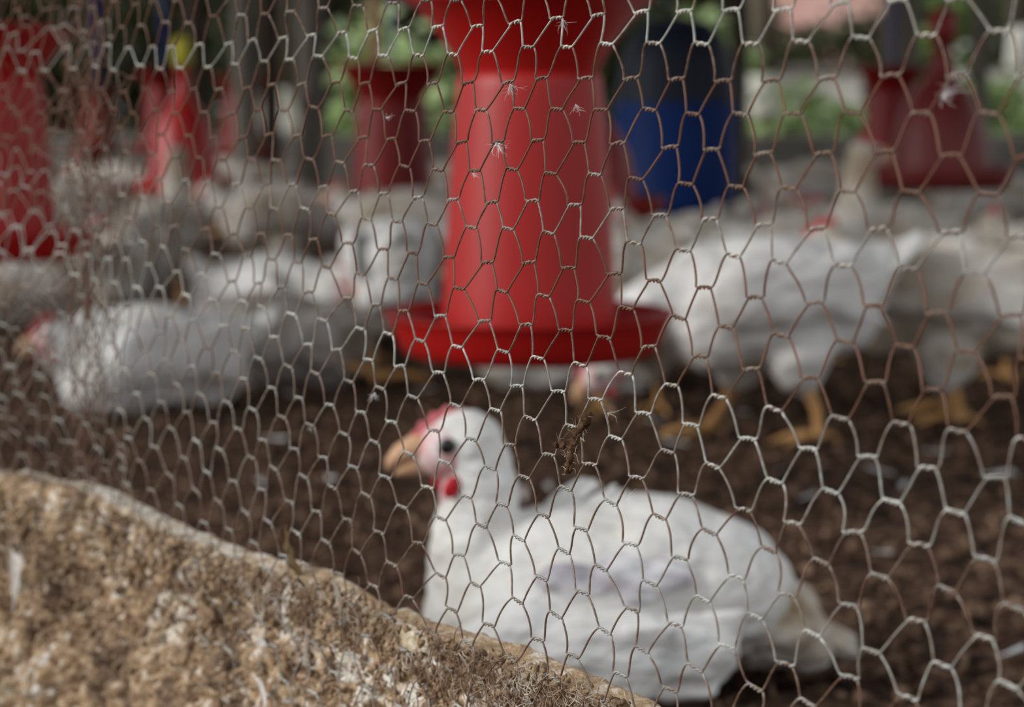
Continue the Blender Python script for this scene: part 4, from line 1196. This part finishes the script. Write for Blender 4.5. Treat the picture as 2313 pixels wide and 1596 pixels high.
# ------------------------------------------------------------------ the chicken resting just behind the netting
def resting_hen():
    d = 1.70
    c = W(1400, 185, d)
    root = thing('chicken', 'large white chicken resting on the litter in the foreground, head raised to the left', 'chicken', (c.x, d, 0), R(180 + 6))
    bm = bmesh.new()
    # fwd = +x, toward the left of the photograph
    E = [((.03, 0, .070), (.112, .088, .080), 0), ((.092, 0, .060), (.062, .070, .066), 0), ((-.025, 0, .090), (.090, .076, .066), .1),
         ((-.072, 0, .084), (.078, .074, .056), .42), ((.125, 0, .062), (.026, .048, .058), 0)]
    for ct, r, ry in E:
        ball(bm, ct, r, (0, -ry, 0), 3)
    neck = [((.110, 0, .085), .045), ((.114, 0, .115), .037), ((.110, 0, .140), .0325), ((.109, 0, .163), .0305), ((.112, 0, .184), .0285), ((.120, 0, .198), .0275)]
    for (a, ra), (b, rb) in zip(neck[:-1], neck[1:]):
        for t in np.linspace(0, 1, 6):
            ball(bm, Vector(a).lerp(Vector(b), t), ra + (rb - ra) * t, None, 2)
    ball(bm, (.121, 0, .1985), (.031, .0255, .0275), None, 3)
    me = remeshed(bm, 0.004, 6)
    ruffle(me, .0022, 75, 5.0)
    link('body', me, M['feather'], root)
    head_parts(root, (.124, .0, .1965), 0.12, -0.06, 1.12, True)
    # bare throat stripe
    bm = bmesh.new()
    ball(bm, (.131, .004, .163), (.010, .010, .019), (0, -.2, 0), 3)
    o = obj('throat_skin', bm, M['face'], root)
    # wings
    for sd in (-1, 1):
        bmw = bmesh.new()
        # big folded wing: shoulder, coverts and three rows of flight feathers
        ball(bmw, (.085, sd * .079, .056), (.054, .022, .037), (0, .22, 0), 3)
        ball(bmw, (.030, sd * .095, .049), (.072, .018, .037), (0, .10, 0), 3)
        ball(bmw, (-.030, sd * .090, .046), (.052, .015, .034), (0, .10, 0), 3)
        for k in range(8):
            t = k / 7
            ball(bmw, (-.018 - .030 * t, sd * (.096 - .008 * t), .022 + .050 * t), (.050 - .004 * t, .0075, .0078), (sd * .3, -.05 + .22 * t, 0), 2)
        for k in range(7):
            t = k / 6
            ball(bmw, (.020 - .02 * t, sd * .1085, .022 + .048 * t), (.036, .0055, .0075), (sd * .3, .02 + .1 * t, 0), 2)
        w = remeshed(bmw, 0.0035, 3)
        ruffle(w, .002, 80, 8.0 + sd)
        link('wing', w, M['feather'], root)
        # thinly feathered patch along the top of the folded wing
        bmp = bmesh.new()
        for bx, bz, rx, rz, tl in ((.052, .1075, .022, .0075, .1), (.030, .1010, .026, .0070, -.05), (.012, .1110, .024, .0080, .12), (-.010, .1030, .024, .0085, -.1), (-.030, .1080, .020, .0065, -.2), (.040, .0960, .016, .005, .05), (-.002, .0945, .018, .005, -.1)):
            ball(bmp, (bx, sd * (.0740 - .25 * (bz - .1)), bz), (rx * 1.12, .0130, rz * 1.2), (sd * -.5, tl, 0), 3)
        w = remeshed(bmp, 0.0035, 3)
        ruffle(w, .0022, 90, 2.0)
        o = link('shoulder_patch', w, M['skin'], root)
        o['label'] = 'thinly feathered pinkish grey patch'
    # ruffled tuft standing up behind the neck
    bm = bmesh.new()
    for k in range(9):
        x = .040 - .0045 * k + rnd.uniform(-.003, .003)
        ball(bm, (x, -.022 + rnd.uniform(-.02, .02), .146 + rnd.uniform(-.004, .008) - abs(k - 3) * .001 + .0022 * (8 - k) * .3), (.021, .0065, .0045), (0, .55 + rnd.uniform(-.3, .3), rnd.uniform(-.5, .5)), 2)
    obj('ruffled_tuft', bm, M['feather'], root)
    # rump fluff and tail
    bm = bmesh.new()
    ball(bm, (-.122, .004, .050), (.044, .052, .036), (0, .2, 0), 3)
    ball(bm, (-.152, .004, .034), (.026, .036, .026), (0, .5, 0), 3)
    me = remeshed(bm, 0.004, 5)
    ruffle(me, .003, 60, 1.0)
    link('rump_fluff', me, M['feather_dirty'], root)
    bm = tail_bm(-.120, .062, -.35, .075)
    obj('tail', bm, M['feather_dirty'], root)
    for sd in (-1, 1):
        bm = leg_bm((-.01, sd * .045, .03), (.0, sd * .060, .010), sd * .2, .05)
        obj('leg', bm, M['leg'], root)
    return root


resting_hen()


# ------------------------------------------------------------------ small things on the wall, the wire and the floor
def feather_bm(L, w, curl=0.0, n=26, barbs=True):
    """A feather lying along +x: quill and two vanes of separate barbs."""
    bm = bmesh.new()
    def sp(t): return Vector((L * t, 0, curl * L * t * t))
    tube(bm, [sp(t) for t in np.linspace(0, 1, 10)], [w * .05 * (1.2 - t) for t in np.linspace(0, 1, 10)], 5)
    for sd in (-1, 1):
        for k in range(n):
            t = .14 + .84 * k / n
            wd = w * .5 * math.sin(PI * min(1, .12 + .95 * (1 - t) ** .6)) ** .6 * rnd.uniform(.8, 1.1)
            p = sp(t)
            tip = p + Vector((wd * .75, sd * wd, rnd.uniform(.0, .12) * wd))
            b = L / n * .42
            v = [bm.verts.new(p + Vector((-b, 0, 0))), bm.verts.new(p + Vector((b, 0, 0))), bm.verts.new(tip + Vector((b * .5, 0, 0))), bm.verts.new(tip - Vector((b * .5, 0, 0)))]
            bm.faces.new(v)
    return bm


def place_on_wall(o, px, py, ang, lift=0.004, n=None):
    """Lay o (its x,y plane) flat against the wall face where the photograph shows (px,py)."""
    s, z = pix_s(px, py)
    n = face_n(s, 0) - lift if n is None else n
    s, z = pix_s(px, py, n)
    p = wallpt(s, z, n)
    X = Vector(U if s > SB else U2); Zv = Vector((0, 0, 1)); N_ = -Vector(NB if s > SB else NB2)
    a = X * math.cos(ang) + Zv * math.sin(ang)
    b = N_.cross(a)
    m = Matrix((a, b, N_)).transposed().to_4x4()
    m.translation = Vector(p)
    o.matrix_world = m
    return o


def pix_s(px, py, n=0.0):
    """wall coordinates (s, height) seen at a pixel of the photograph"""
    xr = (px - 1156.5) / FPX
    yd = (py - 798) / FPX
    dy = math.cos(PITCH) - yd * math.sin(PITCH)
    dz = -math.sin(PITCH) - yd * math.cos(PITCH)
    t = (D0 + n / math.cos(TH)) / (dy + xr * math.tan(TH))
    s = (t * xr - n * math.sin(TH)) / math.cos(TH)
    if s < SB:
        t2 = TH - BE
        t = (PB[1] + PB[0] * math.tan(t2) + n / math.cos(t2)) / (dy + xr * math.tan(t2))
        s = (t * xr - PB[0] - n * math.sin(t2)) / math.cos(t2) + SB
    return s, EYE + t * dz


def feather(label, L, w, px, py, ang, curl=0.05, m='quill', lift=0.006, name='feather', n=None, barbs=26):
    bm = feather_bm(L, w, curl, barbs)
    bm.transform(Matrix.Translation((-L / 2, 0, 0)))
    o = obj(name, bm, M[m], None, False)
    tag(o, label, 'feather')
    return place_on_wall(o, px, py, ang, lift, n)


feather('soft white feather stuck upright on the muddy wall at far left', 0.040, 0.015, 35, 1316, R(82), .02, 'down_grey', lift=.026, barbs=40)
feather('curled white feather hanging at the bottom edge of the wall', 0.022, 0.010, 601, 1568, R(80), .35, lift=.008)
feather('greyed long feather drooping down the wall face just right of the dry leaf', 0.028, 0.011, 762, 1345, R(-66), -.1, 'down_dark', lift=.005)
feather('matted grey feather below the dry leaf on the wall', 0.024, 0.006, 694, 1450, R(-84), .1, 'down_dark', lift=.006)
feather('small matted white down at left of the grey feathers', 0.014, 0.010, 590, 1450, R(30), .1, 'down_grey', lift=.006)


def wisp(label, px, py, L, n, spread, ang, m='quill', depth=-0.0008, r=0.00006):
    """Tuft of loose down barbs caught on the wire."""
    bm = bmesh.new()
    for k in range(n):
        a = ang + rnd.gauss(0, spread * .55)
        l = L * rnd.uniform(.25, 1.0) 
        el = rnd.gauss(0, .35)
        pts = [Vector((0, 0, 0))]
        d_ = Vector((math.cos(a), math.sin(a), el))
        for q in range(4):
            d_ = d_ + Vector((rnd.gauss(0, .38), rnd.gauss(0, .38), rnd.gauss(0, .3)))
            pts.append(pts[-1] + d_.normalized() * l / 4)
        tube(bm, pts, [r * 1.2, r, r * .9, r * .7, r * .3], 4)
    o = obj('down_wisp', bm, M[m], None, False)
    tag(o, label, 'feather')
    s, z = pix_s(px, py)
    return place_on_wall(o, px, py, 0, 0, depth)


wisp('white down fluff caught on the wire in front of the large feeder tube', 1122, 322, .009, 46, .35, R(-50))
wisp('brownish down matted on the wire at the top of the feeder tube', 1152, 190, .010, 26, .5, R(-70), 'down_grey')
wisp('small white down on the wire left of the foreground chicken head', 846, 886, .007, 24, .3, R(-95))
wisp('thin white down standing out from the wire right of the dirt clump', 1372, 932, .010, 9, .35, R(-8), 'down_grey')
wisp('tiny white down on the wire over the dark red feeder', 872, 266, .005, 14, .4, R(5))
wisp('pale curved feather wisp on the wire over the maroon drinker', 2128, 218, .012, 20, .25, R(15))
wisp('little down wisp on the wire at the neck of the foreground chicken', 1096, 1182, .009, 10, .3, R(20), 'down_grey')
wisp('fine down on the wire below the big feeder trough left', 700, 965, .007, 14, .4, R(-60), 'down_grey')
wisp('fine hairs on the wire at the top right of the large feeder', 1272, 45, .008, 14, .4, R(-75), 'down_grey')
wisp('fluffy down on the wire at the left tube edge of the large feeder', 1068, 396, .006, 18, .35, R(15))
wisp('small down tuft on the wire just above the wall behind the foreground chicken', 1417, 1122, .006, 14, .4, R(25))
wisp('fine hairs on the wire beside the feeder tube at its right', 1300, 235, .008, 12, .5, R(-70), 'down_grey')


# clump of dirt and straw hanging on the wire
def dirt_clump():
    root = thing('dirt_clump', 'brown clump of dirt and straw hanging on the wire right of the foreground chicken head', 'dirt')
    bm = bmesh.new()
    for px, py, r in ((1328, 945, 17), (1318, 962, 16), (1308, 978, 15), (1299, 995, 14), (1272, 1000, 15), (1262, 1003, 10), (1294, 1015, 14), (1292, 1035, 13), (1289, 1052, 13), (1286, 1062, 9)):
        s, z = pix_s(px, py)
        k = D0 / FPX * 0.86
        for q in range(3):
            ball(bm, (s * 1.0 + rnd.uniform(-.0008, .0008), z + rnd.uniform(-.001, .001), rnd.uniform(-.001, .001)), (r * k * 1.25 * rnd.uniform(.6, 1), r * k * .8, r * k * .6), (rnd.random(), rnd.random(), rnd.random()), 2)
    for v in bm.verts:
        v.co += Vector((rnd.gauss(0, .00022), rnd.gauss(0, .00022), rnd.gauss(0, .0002)))
    co = [v.co.copy() for v in bm.verts]
    base = sum(co, Vector()) / len(co)
    for v in bm.verts:
        p = wallpt(v.co.x, v.co.y, v.co.z - .0008)
        v.co = Vector(p)
    b0 = Vector(wallpt(base.x, base.y, 0))
    root.location = b0
    for v in bm.verts: v.co -= b0
    obj('dirt', bm, M['grit'], root, True)
    bm = bmesh.new()
    for k in range(46):
        px, py = rnd.choice(((1328, 945), (1318, 965), (1305, 985), (1270, 1000), (1292, 1030), (1288, 1055)))
        s, z = pix_s(px + rnd.gauss(0, 6), py + rnd.gauss(0, 6))
        a = rnd.uniform(0, 2 * PI)
        l = rnd.uniform(.002, .008)
        pts = []
        for t in (0, .33, .66, 1):
            pts.append(Vector(wallpt(s + math.cos(a) * l * t, z + math.sin(a) * l * t + .0008 * math.sin(t * 4 + k), -.001 + rnd.gauss(0, .0004))) - b0)
        tube(bm, pts, [.00014, .00012, .0001, .00004], 4)
    stuff(obj('straw', bm, M['fibre'], root, False))


dirt_clump()


# pale stone, dry leaf and crumbs caught on the wall
def lump(name, label, cat, px, py, size, m, seed, lift=0.0, n=None, ang=0.0):
    bm = bmesh.new()
    bmesh.ops.create_icosphere(bm, subdivisions=4, radius=1)
    for v in bm.verts:
        q = v.co * 1.3 + Vector((seed, seed * 2, 0))
        f = 1 + .28 * mnoise.noise(q * 1.1) + .14 * mnoise.noise(q * 2.9) + .05 * mnoise.noise(q * 8)
        v.co = Vector((v.co.x * size[0], v.co.y * size[1], v.co.z * size[2])) * f
    o = obj(name, bm, M[m])
    tag(o, label, cat)
    return place_on_wall(o, px, py, ang, lift, n)


lump('pebble', 'pale crusted pebble lodged at the top of the low wall behind the wire', 'stone', 945, 1447, (.0135, .0062, .006), 'stone', 3.3, n=.004, ang=R(-4))
lump('mud_clod', 'pale knob of mud on the wall top beside the long grey feather', 'mud', 790, 1335, (.0035, .003, .003), 'stone', 9.4, n=.005)
lump('mud_clod', 'grey flat flake of mud on the wall face left of the matted feathers', 'mud', 468, 1388, (.0095, .006, .004), 'clod', 5.2, n=-.006, ang=R(-25))


def dry_leaf():
    bm = bmesh.new()
    nL, nW = 14, 5
    L, w = .030, .012
    g = []
    for i in range(nL):
        t = i / (nL - 1)
        row = []
        for j in range(nW):
            u = (j / (nW - 1) - .5) * 2
            wd = w * math.sin(PI * (t * .95 + .03)) ** .8
            row.append(bm.verts.new((L * (t - .5), u * wd * .5, .003 * math.sin(t * 3) + .0022 * u * u + .0008 * math.sin(t * 20))))
        g.append(row)
    for i in range(nL - 1):
        for j in range(nW - 1):
            bm.faces.new((g[i][j], g[i + 1][j], g[i + 1][j + 1], g[i][j + 1]))
    ex = bmesh.ops.solidify(bm, geom=bm.faces[:], thickness=.0004)
    root = thing('dry_leaf', 'dry brown leaf lying on the top of the low wall left of centre', 'leaf')
    obj('blade', bm, M['dryleaf'], root)
    bm = bmesh.new()
    tube(bm, [(.015, 0, .0005), (.022, .002, .001), (.028, .003, .0035)], [.0004, .00035, .0003], 5)
    obj('stalk', bm, M['dryleaf'], root)
    place_on_wall(root, 668, 1258, R(-52), 0, .020)
    root.location.z += .004


dry_leaf()


def wall_bits():
    items = []
    # crumbs of mud stuck to the face
    for k in range(3200):
        px = rnd.uniform(-40, 1500)
        sil = np.interp(px, [-60, 230, 330, 560, 760, 1000, 1200, 1500], [1052, 1092, 1135, 1235, 1285, 1400, 1457, 1590])
        py = sil + 42 + abs(rnd.gauss(0, 1)) * 190
        if py > 1640: continue
        s, z = pix_s(px, py)
        r = rnd.uniform(.0008, .0032) * (1.25 if px < 500 else .85)
        n = face_n(s, 0) - rnd.uniform(-.001, .0045)
        items.append((wallpt(s, z, n), (r, r * rnd.uniform(.5, 1), r * rnd.uniform(.35, .8))))
    stuff(crumbs('mud_crumbs', items, M['clod'], wall_front))
    bm = bmesh.new()
    # dry root fibres and straw matted on it
    for k in range(1700):
        px = rnd.choice((rnd.uniform(560, 1480), rnd.uniform(980, 1480), rnd.uniform(-20, 700)))
        sil = np.interp(px, [-60, 230, 330, 560, 760, 1000, 1200, 1500], [1052, 1092, 1135, 1235, 1285, 1400, 1457, 1590])
        py = sil + 45 + abs(rnd.gauss(0, 1)) * 110
        if py > 1650: continue
        s, z = pix_s(px, py)
        a = rnd.gauss(-PI / 2, .8)
        l = rnd.uniform(.006, .020)
        n = face_n(s, 0) - rnd.uniform(.002, .006)
        ph, cu = rnd.random() * 6, rnd.gauss(0, 1.1)
        pts = []
        x, y = s, z
        for q in range(7):
            a += cu / 7 + rnd.gauss(0, .18)
            x += math.cos(a) * l / 7
            y += math.sin(a) * l / 7
            pts.append(Vector(wallpt(x, y, n + .0012 * math.sin(ph + q))))
        r = rnd.choice((.00012, .00016, .00028, .0004))
        tube(bm, pts, [r, r, r, r, r * .9, r * .8, r * .4], 4)
    stuff(obj('root_fibres', bm, M['fibre'], wall_front, False))


wall_bits()

# loose feathers lying about the litter
fl = feather_bm(.045, .022, .12, 14)
fl.transform(Matrix.Translation((-.02, 0, 0)))
f0 = obj('fallen_feather', fl, M['quill'], None, False)
tag(f0, 'small white feather lying loose on the dark litter', 'feather', 'feathers on the litter')
first = True
for px, py, s_, lb in ((1822, 1134, .9, 'small white feather on the litter right of the dirt clump, above the hen back'), (1762, 1072, .7, 'tiny white feather on the litter below the standing yellow feet at right'),
                       (1990, 1075, 1.0, 'white feather on the litter under the large hen at the right edge'), (2250, 1082, 1.2, 'large loose white feather on the litter at the right edge'),
                       (590, 1100, .8, 'white feather on bare litter left of the foreground hen beak'), (745, 1090, .8, 'white feather on the litter just before the foreground hen beak'),
                       (1240, 1112, .6, 'tiny white feather on the litter directly behind the ruffled back tuft'), (1180, 1130, 1.0, 'white feather on the litter behind the foreground hen neck'),
                       (1990, 1260, .6, 'tiny white feather on the open litter above the foreground hen tail'), (2110, 1030, .9, 'white feather beside the yellow feet of the right edge hen'),
                       (1420, 885, 1.1, 'white feather on the litter under the right side of the big feeder trough'), (1480, 960, .9, 'white feather on the litter left of the striding yellow feet'),
                       (1680, 940, 1.1, 'white feather between the striding yellow feet'), (2280, 1490, .7, 'tiny white feather on the litter at the lower right corner'),
                       (1370, 930, .8, 'small feather on the litter right above the hanging dirt clump'), (960, 890, 1.0, 'white feather on the litter just above the foreground hen comb'),
                       (880, 860, .9, 'white feather on the litter under the left rim of the big feeder'), (1530, 1010, .9, 'white feather on the litter right of the hanging dirt clump'),
                       (2215, 1270, .6, 'tiny white feather on the open litter near the right edge'), (620, 1000, .9, 'white feather on the litter below the lying chicken'),
                       (660, 900, 1.0, 'white feather next to the outstretched yellow leg'), (2040, 1110, .7, 'small white feather in the open litter at right, farther than the hen tail')):
    g = G(px, py)
    o = f0 if first else f0.copy()
    if not first: C.objects.link(o)
    first = False
    o['label'] = lb
    o.location = (g.x, g.y, .006)
    o.rotation_euler = (rnd.uniform(-.2, .2), rnd.uniform(-.2, .2), rnd.uniform(0, 6.28))
    o.scale = (s_ * .8,) * 3
